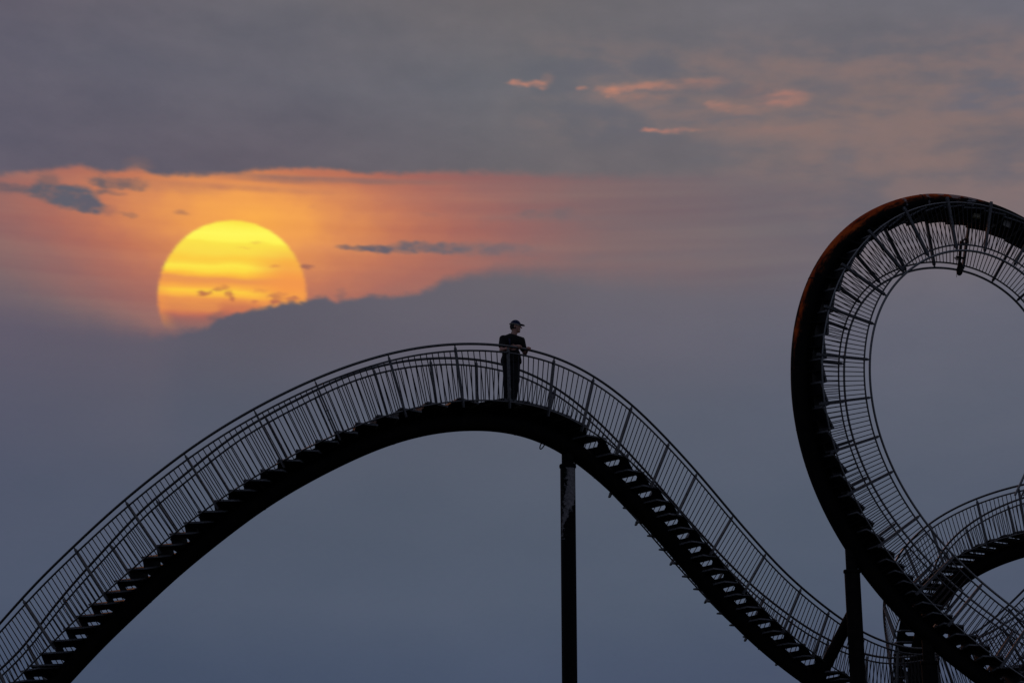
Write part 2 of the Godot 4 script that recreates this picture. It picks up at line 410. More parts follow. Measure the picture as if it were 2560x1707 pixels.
var SHREDS := [
	[0.154, 24.137, 0.312, 0.085, 0.8, 0.6, Vector3(184, 128, 112)],
	[0.768, 24.066, 0.426, 0.099, 0.9, 0.5, Vector3(184, 128, 112)],
	[1.152, 24.036, 0.227, 0.114, 0.8, 0.6, Vector3(184, 128, 112)],
	[1.384, 24.269, 0.17, 0.199, 0.35, 0.8, Vector3(156, 119, 110)],
	[2.685, 23.878, 0.199, 0.071, 0.85, 0.5, Vector3(184, 128, 112)],
	[3.451, 23.863, 0.312, 0.099, 0.9, 0.5, Vector3(184, 128, 112)],
	[3.831, 23.743, 0.341, 0.156, 0.9, 0.5, Vector3(190, 130, 110)],
	[4.904, 23.921, 1.136, 0.128, 0.8, 0.6, Vector3(184, 128, 112)],
	[6.124, 23.946, 1.42, 0.17, 0.55, 0.7, Vector3(156, 119, 110)],
	[7.338, 23.92, 0.852, 0.199, 0.4, 0.8, Vector3(160, 120, 112)],
	[4.513, 23.503, 0.426, 0.156, 0.6, 0.6, Vector3(156, 119, 110)],
	[5.504, 23.554, 0.852, 0.142, 0.5, 0.7, Vector3(156, 119, 110)],
	[7.762, 23.155, 0.398, 0.128, 0.85, 0.5, Vector3(184, 128, 112)],
	[8.358, 23.014, 0.71, 0.099, 0.7, 0.6, Vector3(156, 119, 110)],
	[9.099, 22.835, 0.71, 0.114, 0.6, 0.6, Vector3(156, 119, 110)],
	[10.313, 23.242, 0.824, 0.256, 0.75, 0.6, Vector3(182, 124, 112)],
	[10.754, 23.144, 0.568, 0.199, 0.5, 0.7, Vector3(156, 119, 110)],
	[9.428, 23.477, 0.994, 0.284, 0.3, 0.8, Vector3(150, 116, 110)],
	[5.321, 22.394, 0.398, 0.057, 0.8, 0.6, Vector3(186, 126, 112)],
	[6.226, 22.32, 0.71, 0.071, 0.75, 0.6, Vector3(180, 124, 112)],
	[6.979, 22.317, 0.568, 0.057, 0.5, 0.7, Vector3(156, 119, 110)],
	[9.813, 22.171, 1.136, 0.114, 0.5, 0.7, Vector3(152, 116, 110)],
	[10.986, 21.958, 0.852, 0.199, 0.35, 0.8, Vector3(140, 114, 110)],
	[13.057, 22.285, 3.693, 0.994, 0.45, 0.9, Vector3(134, 114, 110)],
	[15.131, 21.012, 3.409, 0.852, 0.4, 0.9, Vector3(130, 112, 110)],
	[11.958, 20.993, 1.705, 0.71, 0.35, 0.9, Vector3(132, 112, 110)],
	[13.844, 23.173, 1.847, 0.426, 0.35, 0.9, Vector3(130, 112, 110)],
	[17.808, 22.635, 1.562, 0.54, 0.6, 0.5, Vector3(104, 104, 116)],
	[16.665, 22.465, 0.852, 0.199, 0.5, 0.6, Vector3(106, 104, 115)],
	[7.892, 22.622, 1.847, 0.199, 0.5, 0.7, Vector3(104, 104, 113)],
	[6.401, 23.105, 1.278, 0.142, 0.35, 0.7, Vector3(104, 104, 113)],
	[11.023, 22.644, 0.568, 0.256, 0.5, 0.7, Vector3(106, 104, 112)],
	[12.397, 21.031, 0.483, 0.568, 0.5, 0.6, Vector3(108, 105, 113)],
	[8.593, 21.477, 2.131, 0.369, 0.4, 0.8, Vector3(104, 103, 111)]]
var STREAKS := [
	[-10.744, 20.146, 3.409, 0.099, 0.6, 0.8, Vector3(186, 122, 94)],
	[-6.771, 20.596, 3.693, 0.099, 0.85, 0.7, Vector3(146, 108, 100)],
	[-4.074, 20.639, 2.415, 0.071, 0.6, 0.8, Vector3(150, 106, 100)],
	[-12.624, 19.979, 1.42, 0.156, 0.5, 0.8, Vector3(190, 124, 94)],
	[-8.699, 20.469, 1.705, 0.071, 0.6, 0.8, Vector3(160, 112, 98)],
	[3.301, 19.346, 3.409, 0.128, 0.35, 0.9, Vector3(118, 103, 108)],
	[7.017, 19.03, 3.693, 0.142, 0.3, 0.9, Vector3(114, 103, 109)],
	[5.505, 17.953, 4.261, 0.17, 0.3, 0.9, Vector3(110, 102, 110)]]

var nz_a := FastNoiseLite.new()
var nz_b := FastNoiseLite.new()
var nz_c := FastNoiseLite.new()
var nz_d := FastNoiseLite.new()
var upper_edge := PackedFloat32Array()
var lower_edge := PackedFloat32Array()
var lower_soft := PackedFloat32Array()
var upper_soft := PackedFloat32Array()
var gap_share := PackedFloat32Array()
var bank_share := PackedFloat32Array()

func cloud_grid(a: float, e: float) -> Vector3:
	var x := clampf((a - GRID_AZ) / GRID_AZ_STEP, 0.0, GRID_W - 1.001)
	var y := clampf((e - GRID_EL) / GRID_EL_STEP, 0.0, GRID_H - 1.001)
	var i := int(x)
	var j := int(y)
	var fx := x - i
	var fy := y - j
	fx = fx * fx * (3 - 2 * fx) * 0.5 + fx * 0.5
	fy = fy * fy * (3 - 2 * fy) * 0.5 + fy * 0.5
	var k := j * GRID_W + i
	return GRID[k].lerp(GRID[k + 1], fx).lerp(GRID[k + GRID_W].lerp(GRID[k + GRID_W + 1], fx), fy)

func blob(b: Array, a: float, e: float) -> float:
	var dx: float = (a - b[0]) / b[2]
	if absf(dx) > 1.6:
		return 0.0
	var dy: float = (e - b[1]) / b[3]
	if absf(dy) > 1.6:
		return 0.0
	var f := 1.0 - sqrt(dx * dx + dy * dy)
	return smoothstep(-b[5], b[5], f) * b[4]

# colour of the sky (sRGB 0..255) at azimuth a, elevation e in degrees
func sky_at(a: float, e: float) -> Vector3:
	var ga := nz_a.get_noise_2d(a * 1.0, e * 2.2)
	var gb := nz_b.get_noise_2d(a * 1.0, e * 1.6)
	var gc := nz_c.get_noise_2d(a, e * 1.7)
	# broad cloud mass
	var c := cloud_grid(a + ga * 1.2, e + ga * 0.5)
	var lay := nz_d.get_noise_2d(a * 0.8, e * 2.6 + 0.25 * a)
	c += Vector3(3.2, 2.2, 2.0) * ga + Vector3(1.6, 1.4, 1.5) * gb + Vector3(5.5, 4.2, 3.4) * lay
	# peach-lit veil of high cloud on the right, broken by greyer bands
	var veil := smoothstep(-1.5, 4.0, a) * smoothstep(19.5, 21.5, e + 0.06 * a) * smoothstep(26.5, 24.8, e + 0.05 * a)
	veil = maxf(veil, 0.8 * smoothstep(7.0, 12.0, a) * smoothstep(16.5, 19.5, e) * smoothstep(25.5, 23.5, e))
	veil *= 1.0 - 0.85 * smoothstep(10.5, 6.5, a) * smoothstep(22.6, 21.6, e)
	if veil > 0.0:
		c = c.lerp(Vector3(146, 117, 110), veil * smoothstep(-0.25, 0.7, lay + 0.18 * gb + 0.015 * a) * 0.55)
		c = c.lerp(Vector3(99, 100, 112), veil * smoothstep(0.1, -0.6, lay + 0.15 * gb) * 0.45)
	var t := clampf((a + 24.0) / 48.0, 0.0, 1.0) * 480.0
	var ti := mini(int(t), 479)
	var tf := t - ti
	# the lit gap between the cloud banks
	var ue := lerpf(upper_edge[ti], upper_edge[ti + 1], tf) + 0.10 * gb + 0.05 * gc
	var us := lerpf(upper_soft[ti], upper_soft[ti + 1], tf)
	var gap := smoothstep(ue + us, ue - us, e) * lerpf(gap_share[ti], gap_share[ti + 1], tf)
	if gap > 0.002:
		var dx := (a - GLOW_AZ) / (7.2 if a > GLOW_AZ else 7.6)
		var dy := (e - GLOW_EL) / (2.6 if e > GLOW_EL else 3.05)
		var r := sqrt(dx * dx + dy * dy) + 0.10 * ga + 0.05 * gb
		# slanting veil: thinner on the lower left
		r += 0.35 * smoothstep(GLOW_AZ - 2.0, GLOW_AZ - 9.0, a) * smoothstep(GLOW_EL, GLOW_EL - 3.0, e)
		var glow := ramp_rgb(GLOW, r)
		# fine bands of haze lying level in the gap
		var band := nz_a.get_noise_2d(a * 0.35 + 40.0, e * 9.0)
		glow += Vector3(7, 8, 4) * band
		var share := gap * (1.0 - smoothstep(2.4, 3.6, r))
		c = c.lerp(glow, share)
	# the sun's disc seen through the haze
	var sx := a - SUN_AZ
	var sy := e - SUN_EL
	var sr := sqrt(sx * sx + sy * sy * 1.02) / SUN_R + 0.007 * gc + 0.006 * nz_c.get_noise_2d(3.0, e * 3.0)
	if sr < 1.06:
		var inside := smoothstep(1.024, 0.978, sr)
		var h := sy / SUN_R + 0.030 * nz_b.get_noise_2d(a * 0.6, e * 2.0) + 0.02 * nz_a.get_noise_2d(a * 1.2, e)
		var col := ramp_rgb(SUN_ROWS, -h)
		var side := smoothstep(0.1, 0.75, sx / SUN_R) * smoothstep(0.75, 0.3, h) * smoothstep(-0.25, 0.05, h)
		col = col.lerp(Vector3(244, 152, 76), side * 0.85)
		var thin := smoothstep(0.0, -0.12, h) * smoothstep(-0.30, -0.18, h)
		col = col.lerp(Vector3(238, 156, 80), thin * 0.5 * smoothstep(-0.2, 0.2, nz_b.get_noise_2d(a * 0.5 + 9.0, e * 1.5)))
		var limb := smoothstep(0.8, 1.0, sr) * smoothstep(0.35, -0.1, h)
		col = col.lerp(Vector3(240, 150, 78), limb * 0.5)
		var seen := smoothstep(-0.58, -0.2, h) * 0.8 + 0.2 * smoothstep(-0.5, -0.42, h)
		c = c.lerp(col, inside * seen)
	# loose scraps of dark cloud in front of the glow
	var wa := a + 0.16 * gb + 0.10 * gc
	var we := e + 0.07 * nz_b.get_noise_2d(a + 50.0, e * 1.6) + 0.06 * nz_c.get_noise_2d(a + 20.0, e * 1.7)
	for b in SCRAPS:
		var f := blob(b, wa, we)
		if f > 0.004:
			# thinner and torn where the cloud is blowing apart
			f *= 0.62 + 0.5 * smoothstep(-0.45, 0.35, nz_b.get_noise_2d(a * 1.5 + 31.0, e * 3.0) + 0.4 * gc)
			c = c.lerp(b[6], minf(f, 1.0))
	for b in STREAKS:
		var f := blob(b, a, e + 0.035 * ga + 0.02 * gb)
		if f > 0.004:
			c = c.lerp(b[6], f * (0.8 + 0.4 * gb))
	# warm-lit shreds in the upper right
	for b in SHREDS:
		var f := blob(b, wa, we)
		if f > 0.004:
			c = c.lerp(b[6], f * (0.4 + 0.75 * smoothstep(-0.4, 0.4, nz_b.get_noise_2d(a * 0.8, e * 3.5))))
	# the lower bank with its ragged top, in front of everything
	var le := lerpf(lower_edge[ti], lower_edge[ti + 1], tf) + 0.06 * gc + 0.10 * nz_b.get_noise_2d(a * 1.0, 3.0) + 0.05 * nz_b.get_noise_2d(a * 2.0 + 7.0, e * 2.0)
	var ls := lerpf(lower_soft[ti], lower_soft[ti + 1], tf)
	var bank := smoothstep(le + ls, le - ls, e) * lerpf(bank_share[ti], bank_share[ti + 1], tf)
	if bank > 0.002:
		var bc := cloud_grid(a, e) + Vector3(2.4, 2.0, 2.0) * ga
		c = c.lerp(bc, bank)
	return c

# the rest of the dome: the same dusk cloud cover, a little dimmer away from the sunset
func dome_at(a: float, e: float) -> Vector3:
	var away := absf(a) / 180.0
	var low := clampf(1.0 - e / 40.0, 0.0, 1.0)
	var c := Vector3(104, 103, 111).lerp(Vector3(84, 92, 110), low * 0.8)
	c = c.lerp(Vector3(70, 76, 94), away * 0.75)
	var n := nz_a.get_noise_2d(a * 0.25, e * 0.6)
	return c + Vector3(4, 3.5, 3.5) * n

func make_sky() -> ImageTexture:
	nz_a.seed = 5
	nz_a.noise_type = FastNoiseLite.TYPE_SIMPLEX_SMOOTH
	nz_a.frequency = 0.11
	nz_a.fractal_octaves = 4
	nz_b.seed = 8
	nz_b.noise_type = FastNoiseLite.TYPE_SIMPLEX_SMOOTH
	nz_b.frequency = 0.75
	nz_b.fractal_octaves = 4
	nz_d.seed = 21
	nz_d.noise_type = FastNoiseLite.TYPE_SIMPLEX_SMOOTH
	nz_d.frequency = 0.17
	nz_d.fractal_octaves = 6
	nz_d.fractal_gain = 0.55
	nz_c.seed = 12
	nz_c.noise_type = FastNoiseLite.TYPE_SIMPLEX_SMOOTH
	nz_c.frequency = 2.6
	nz_c.fractal_octaves = 3
	for i in 482:
		var a := -24.0 + i * 0.1
		upper_edge.append(knots(UPPER, a))
		upper_soft.append(knots(UPPER_SOFT, a))
		gap_share.append(knots(GAP, a))
		lower_edge.append(knots(LOWER, a))
		lower_soft.append(knots(LOWER_SOFT, a))
		bank_share.append(knots(BANK, a))
	var side := 4096
	# coarse dome first
	var cw := 256
	var ch := 128
	var px := PackedByteArray()
	px.resize(cw * ch * 3)
	for y in ch:
		var e := 90.0 - (y + 0.5) * 180.0 / ch
		for x in cw:
			var a := (x + 0.5) * 360.0 / cw - 180.0
			var c := dome_at(a, maxf(e, 0.0)) if e > 0.0 else Vector3(44, 46, 48)
			var k := (y * cw + x) * 3
			px[k] = int(clampf(c.x, 0, 255))
			px[k + 1] = int(clampf(c.y, 0, 255))
			px[k + 2] = int(clampf(c.z, 0, 255))
	var im := Image.create_from_data(cw, ch, false, Image.FORMAT_RGB8, px)
	im.resize(side, side, Image.INTERPOLATE_CUBIC)
	# fine sky round the sunset, blending into the dome at its borders
	var per := side / 360.0
	var per_v := side / 180.0
	var x0 := int((-24.0 + 180.0) * per)
	var x1 := int((24.0 + 180.0) * per)
	var y0 := int((90.0 - 34.0) * per_v)
	var y1 := int(90.0 * per_v)
	var w := x1 - x0
	var h := y1 - y0
	var fine := PackedByteArray()
	fine.resize(w * h * 3)
	var dither := RandomNumberGenerator.new()
	dither.seed = 4
	for y in h:
		var e := 90.0 - (y0 + y + 0.5) / per_v
		var edge_e := smoothstep(34.0, 28.5, e)
		for x in w:
			var a := (x0 + x + 0.5) / per - 180.0
			var keep := edge_e * smoothstep(24.0, 19.5, absf(a))
			var c := dome_at(a, e)
			if keep > 0.0:
				c = c.lerp(sky_at(a, e), keep)
			var d := dither.randf() - 0.5
			var k := (y * w + x) * 3
			fine[k] = int(clampf(c.x + d + 0.5, 0, 255))
			fine[k + 1] = int(clampf(c.y + d + 0.5, 0, 255))
			fine[k + 2] = int(clampf(c.z + d + 0.5, 0, 255))
	im.blit_rect(Image.create_from_data(w, h, false, Image.FORMAT_RGB8, fine), Rect2i(0, 0, w, h), Vector2i(x0, y0))
	# Godot lays the left edge of a panorama along -z
	var turned := Image.create(side, side, false, Image.FORMAT_RGB8)
	turned.blit_rect(im, Rect2i(side / 2, 0, side / 2, side), Vector2i.ZERO)
	turned.blit_rect(im, Rect2i(0, 0, side / 2, side), Vector2i(side / 2, 0))
	return ImageTexture.create_from_image(turned)


# ------------------------------------------------------------------ a walkway as a curve in space
# heading, bank and climb (degrees) at evenly spaced stations; integrated to points with a frame
class Walk:
	var P := PackedVector3Array()
	var T := PackedVector3Array()
	var U := PackedVector3Array()
	var B := PackedVector3Array()
	var length := 0.0
	var step := 0.05

	static func smooth(k: Array, x: float) -> float:
		var m := k.size()
		var i := clampi(int(x), 0, m - 2)
		var f := x - i
		var g0: float = (k[i + 1] - k[i - 1]) * 0.5 if i > 0 else k[1] - k[0]
		var g1: float = (k[i + 2] - k[i]) * 0.5 if i + 2 < m else k[m - 1] - k[m - 2]
		var f2 := f * f
		var f3 := f2 * f
		return (2 * f3 - 3 * f2 + 1) * k[i] + (f3 - 2 * f2 + f) * g0 + (-2 * f3 + 3 * f2) * k[i + 1] + (f3 - f2) * g1

	func _init(heading: Array, bank: Array, climb: Array, total: float, start: Vector3, inside: float) -> void:
		length = total
		var n := int(round(total / 0.05)) + 1
		step = total / (n - 1)
		var p := start
		for i in n:
			var x := float(i) / (n - 1) * (heading.size() - 1)
			var h := deg_to_rad(smooth(heading, x))
			var k := deg_to_rad(smooth(bank, x))
			var c := deg_to_rad(smooth(climb, x))
			var b := Vector3(sin(h) * cos(k), sin(k), cos(h) * cos(k))
			var e1 := Vector3(cos(h), 0, -sin(h))
			var e2 := b.cross(e1)
			var t := e1 * cos(c) + e2 * sin(c)
			if i > 0:
				p += (t + T[i - 1]) * 0.5 * step
			P.append(p)
			T.append(t)
			U.append(b.cross(t) * inside)
			B.append(b)

	func at(s: float) -> Array:
		var x := clampf(s / step, 0.0, P.size() - 1.001)
		var i := int(x)
		var f := x - i
		return [P[i].lerp(P[i + 1], f), T[i].lerp(T[i + 1], f).normalized(), U[i].lerp(U[i + 1], f).normalized(), B[i].lerp(B[i + 1], f).normalized()]

	func line(s0: float, s1: float, out: float, up: float, every: float, base: Vector3) -> PackedVector3Array:
		var pts := PackedVector3Array()
		var n := maxi(2, int((s1 - s0) / every))
		for i in n + 1:
			var q := at(lerpf(s0, s1, float(i) / n))
			pts.append(q[0] - q[3] * out + q[2] * up - base)
		return pts


func shared_meshes() -> void:
	unit_bar = sweep(PackedVector3Array([Vector3.ZERO, Vector3.UP]), 1.0, 7)
	# post: flat bar with a rounded, slightly narrowed head; x along the walk, y up, z across
	var o := PackedVector2Array()
	o.append_array([Vector2(-.03, -.15), Vector2(.03, -.15), Vector2(.042, -.06), Vector2(.042, 1.17)])
	for k in 5:
		var f := PI * k / 4.0
		o.append(Vector2(.036 * cos(f), 1.2 + .036 * sin(f)))
	o.append(Vector2(-.042, 1.17))
	o.append(Vector2(-.042, -.06))
	var pm := SurfaceTool.new()
	pm.begin(Mesh.PRIMITIVE_TRIANGLES)
	pm.append_from(plate(o, 0.036), 0, Transform3D())
	var bolt := lathe([Vector2(0.0, 0.012), Vector2(0.011, 0.01), Vector2(0.013, 0.0)], 6)
	for y in [-0.09, 0.02, 0.56, 1.13]:
		for f in [-1.0, 1.0]:
			pm.append_from(bolt, 0, Transform3D(Basis(Vector3.RIGHT, Vector3(0, 0, f), Vector3(0, -f, 0)), Vector3(0.0, y, 0.018 * f)))
	pm.append_from(boxes([[Vector3(-0.012, 1.22, -0.012), Vector3(0.012, 1.285, 0.012)]]), 0, Transform3D())
	post_mesh = pm.commit()
	# tread: a tray of grating with turned-down edges; x from nosing to back, z from the near to the far railing
	var st := SurfaceTool.new()
	st.begin(Mesh.PRIMITIVE_TRIANGLES)
	add_box(st, Vector3(-0.006, -0.036, -1.282), Vector3(0.03, 0.004, -0.088))
	add_box(st, Vector3(0.455, -0.036, -1.282), Vector3(0.486, 0.004, -0.088))
	add_box(st, Vector3(-0.002, -0.034, -0.088), Vector3(0.482, 0.003, -0.066))
	add_box(st, Vector3(-0.002, -0.034, -1.304), Vector3(0.482, 0.003, -1.282))
	st.generate_normals()
	tread_mesh = st.commit()
	grating_mesh = boxes([[Vector3(0.03, -0.024, -1.282), Vector3(0.455, -0.002, -0.088)]])
	# riser panel, one metre high in its own axes
	riser_mesh = boxes([[Vector3(-0.006, -1.0, -1.27), Vector3(0.006, 0.0, -0.11)]])
	riser_short_mesh = boxes([[Vector3(-0.006, -1.0, -0.86), Vector3(0.006, 0.0, -0.11)]])
	var w := PackedVector2Array([Vector2(-1.27, 0), Vector2(-1.27, -1), Vector2(-0.11, -1), Vector2(-0.11, 0), Vector2(-0.36, 0), Vector2(-0.36, -0.18), Vector2(-0.45, -0.38), Vector2(-1.0, -0.38), Vector2(-1.0, 0)])
	riser_slot_mesh = plate(w, 0.012)
	riser_half_mesh = boxes([[Vector3(-0.006, -1.0, -0.36), Vector3(0.006, 0.0, -0.11)], [Vector3(-0.006, -0.66, -1.2), Vector3(0.006, 0.0, -0.36)]])
	# outrigger that carries a tread from the beam: deep in the middle, curved to thin ends; x across, y up
	var p := PackedVector2Array()
	p.append_array([Vector2(-0.60, 0.0), Vector2(-0.60, -0.05)])
	for k in range(1, 8):
		var f := k / 7.0
		p.append(Vector2(lerpf(-0.60, -0.16, f), -0.05 - 0.24 * f * f))
	p.append(Vector2(0.16, -0.29))
	for k in range(6, -1, -1):
		var f := k / 7.0
		p.append(Vector2(lerpf(0.60, 0.16, f), -0.05 - 0.24 * f * f))
	p.append(Vector2(0.60, 0.0))
	bracket_mesh = plate(p, 0.02)
	bolt_mesh = lathe([Vector2(0.0, 0.014), Vector2(0.014, 0.012), Vector2(0.016, 0.0), Vector2(0.0, -0.001)], 6)


# steps: list of [station, which way is uphill (+1 along the walk, -1 against), tilt against the walk in degrees, riser: 0 none, 1 full, 2 short, 3 slotted, 4 half, length over 0.48 m]
func add_steps(w: Walk, root: Node3D, steps: Array) -> void:
	var base := root.position
	var noses := []
	var dirs := []
	for st in steps:
		var q := w.at(st[0])
		var tilt := deg_to_rad(st[2])
		noses.append(q[0] + q[2] * (st[5] if st.size() > 5 else 0.11) - base)
		dirs.append((q[1] * st[1] * cos(tilt) - q[2] * sin(tilt)).normalized())
	for k in steps.size():
		var st: Array = steps[k]
		var q := w.at(st[0])
		var up: Vector3 = q[2]
		var dir: Vector3 = dirs[k]
		var across: Vector3 = q[3]
		var nose: Vector3 = noses[k]
		var stretch: float = st[4] if st.size() > 4 else 1.0
		var face: Vector3 = across.cross(dir)
		if face.dot(up) < 0.0:
			face = -face
		# x from nosing to back, y out of the walking face, z across
		var t := part("tread", tread_mesh, M.edge, root, Transform3D(Basis(dir * stretch, face, across * (0.93 if st[3] == 3 else 1.0)), nose))
		part("grating", grating_mesh, M.grate, t)
		var low := k - 1 if st[1] > 0.0 else k + 1       # the next tread downhill
		if st[3] > 0 and low >= 0 and low < steps.size():
			var reach: float = 0.48 * (steps[low][4] if steps[low].size() > 4 else 1.0)
			var along: float = clampf((nose - noses[low]).dot(dirs[low]) + [0.0, 0.0, 0.04, -0.24, 0.12][st[3]], 0.05, reach)
			var foot: Vector3 = noses[low] + dirs[low] * along
			var high := nose.distance_to(foot)
			if high > 0.03:
				var y := (nose - foot) / high
				if st[3] == 3:
					part("riser", riser_slot_mesh, M.grate, t, t.transform.affine_inverse() * Transform3D(Basis(across, y * high, across.cross(y)), nose - y * 0.012))
				else:
					part("riser", [riser_mesh, riser_mesh, riser_short_mesh, riser_slot_mesh, riser_half_mesh][st[3]], M.grate, t, t.transform.affine_inverse() * Transform3D(Basis(y.cross(across).normalized(), y * high, across), nose - y * 0.012))
		if st[3] == 3:
			continue
		var m: Vector3 = nose + dir * 0.24 * stretch - across * WALK * 0.5 - face * 0.035
		var ay := (up - across * up.dot(across)).normalized()
		part("outrigger", bracket_mesh, M.bracket, t, t.transform.affine_inverse() * Transform3D(Basis(across, ay, across.cross(ay)), m))

# upright plate on top of the beam that closes the space under the treads
func add_spine(w: Walk, root: Node3D, drop: Array, s0: float, s1: float, top: float) -> void:
	var n := int((s1 - s0) / 0.15)
	var st := SurfaceTool.new()
	st.begin(Mesh.PRIMITIVE_TRIANGLES)
	st.set_smooth_group(-1)
	var rows := []
	for i in n + 1:
		var s := lerpf(s0, s1, float(i) / n)
		var q := w.at(s)
		var c: Vector3 = q[0] - q[3] * WALK * 0.5 - root.position
		rows.append([c - q[2] * knots(drop, s) - q[3] * 0.02, c - q[2] * knots(drop, s) + q[3] * 0.02, c + q[2] * top + q[3] * 0.02, c + q[2] * top - q[3] * 0.02])
	for i in n:
		add_hull(st, rows[i] + rows[i + 1])
	st.generate_normals()
	part("spine_plate", st.commit(), M.bracket, root)

# one railing: handrail, second rail, bottom rail, posts and balusters
func add_railing(w: Walk, root: Node3D, out: float, s0: float, s1: float, posts: Array, single: Array, label: String, stout := 1.0, rail: Material = null) -> void:
	rail = rail if rail else M.rail
	var base := root.position
	var r := Node3D.new()
	r.name = "railing"
	root.add_child(r, true)
	r.set_meta("label", label)
	part("handrail", sweep(w.line(s0, s1, out, RAIL, 0.1, base), 0.03, 10), rail, r)
	part("second_rail", sweep(w.line(s0, s1, out, RAIL - 0.155, 0.1, base), 0.022, 8), M.galv_dull, r)
	# the bottom rail is made in lengths that butt at the posts
	var cuts: Array = [s0] + posts + [s1]
	for i in cuts.size() - 1:
		if cuts[i + 1] - cuts[i] > 0.1:
			part("bottom_rail", sweep(w.line(cuts[i] + 0.03, cuts[i + 1] - 0.03, out, 0.0, 0.15, base), 0.02, 8), rail, r)
	for s in posts:
		var q := w.at(s)
		var o := Transform3D(Basis(q[3], q[2], q[3].cross(q[2]) * stout), q[0] - q[3] * out - base)
		part("post", post_mesh, M.post, r, o)
	var st := SurfaceTool.new()
	st.begin(Mesh.PRIMITIVE_TRIANGLES)
	var joined := 0
	for i in cuts.size() - 1:
		var gap: float = cuts[i + 1] - cuts[i]
		var n := int(round(gap / 0.128))
		for k in range(1, n):
			var s: float = cuts[i] + gap * k / n
			var q := w.at(s)
			var high := RAIL - 0.155
			var o := Transform3D(Basis(q[1] * 0.0115, q[2] * high, q[1].cross(q[2]) * 0.0115), q[0] - q[3] * out - base)
			if s > single[0] and s < single[1]:
				part("baluster", unit_bar, M.bar, r, o)
			else:
				st.append_from(unit_bar, 0, o)
				joined += 1
	if joined:
		var rest := part("baluster_row", st.commit(), M.bar, r)
		rest.set_meta("kind", "stuff")

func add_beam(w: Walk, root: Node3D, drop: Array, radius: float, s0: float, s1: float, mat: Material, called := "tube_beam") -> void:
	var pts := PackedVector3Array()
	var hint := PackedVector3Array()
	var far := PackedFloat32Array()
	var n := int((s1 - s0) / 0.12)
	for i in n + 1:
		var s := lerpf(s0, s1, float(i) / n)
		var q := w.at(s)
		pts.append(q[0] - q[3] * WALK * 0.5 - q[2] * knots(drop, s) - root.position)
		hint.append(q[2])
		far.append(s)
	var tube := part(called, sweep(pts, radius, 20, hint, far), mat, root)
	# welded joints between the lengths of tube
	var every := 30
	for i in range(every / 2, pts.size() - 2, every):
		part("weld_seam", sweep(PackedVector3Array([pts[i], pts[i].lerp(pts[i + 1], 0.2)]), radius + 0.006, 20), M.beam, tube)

func beam_at(w: Walk, drop: Array, s: float) -> Vector3:
	var q := w.at(s)
	return q[0] - q[3] * WALK * 0.5 - q[2] * knots(drop, s)


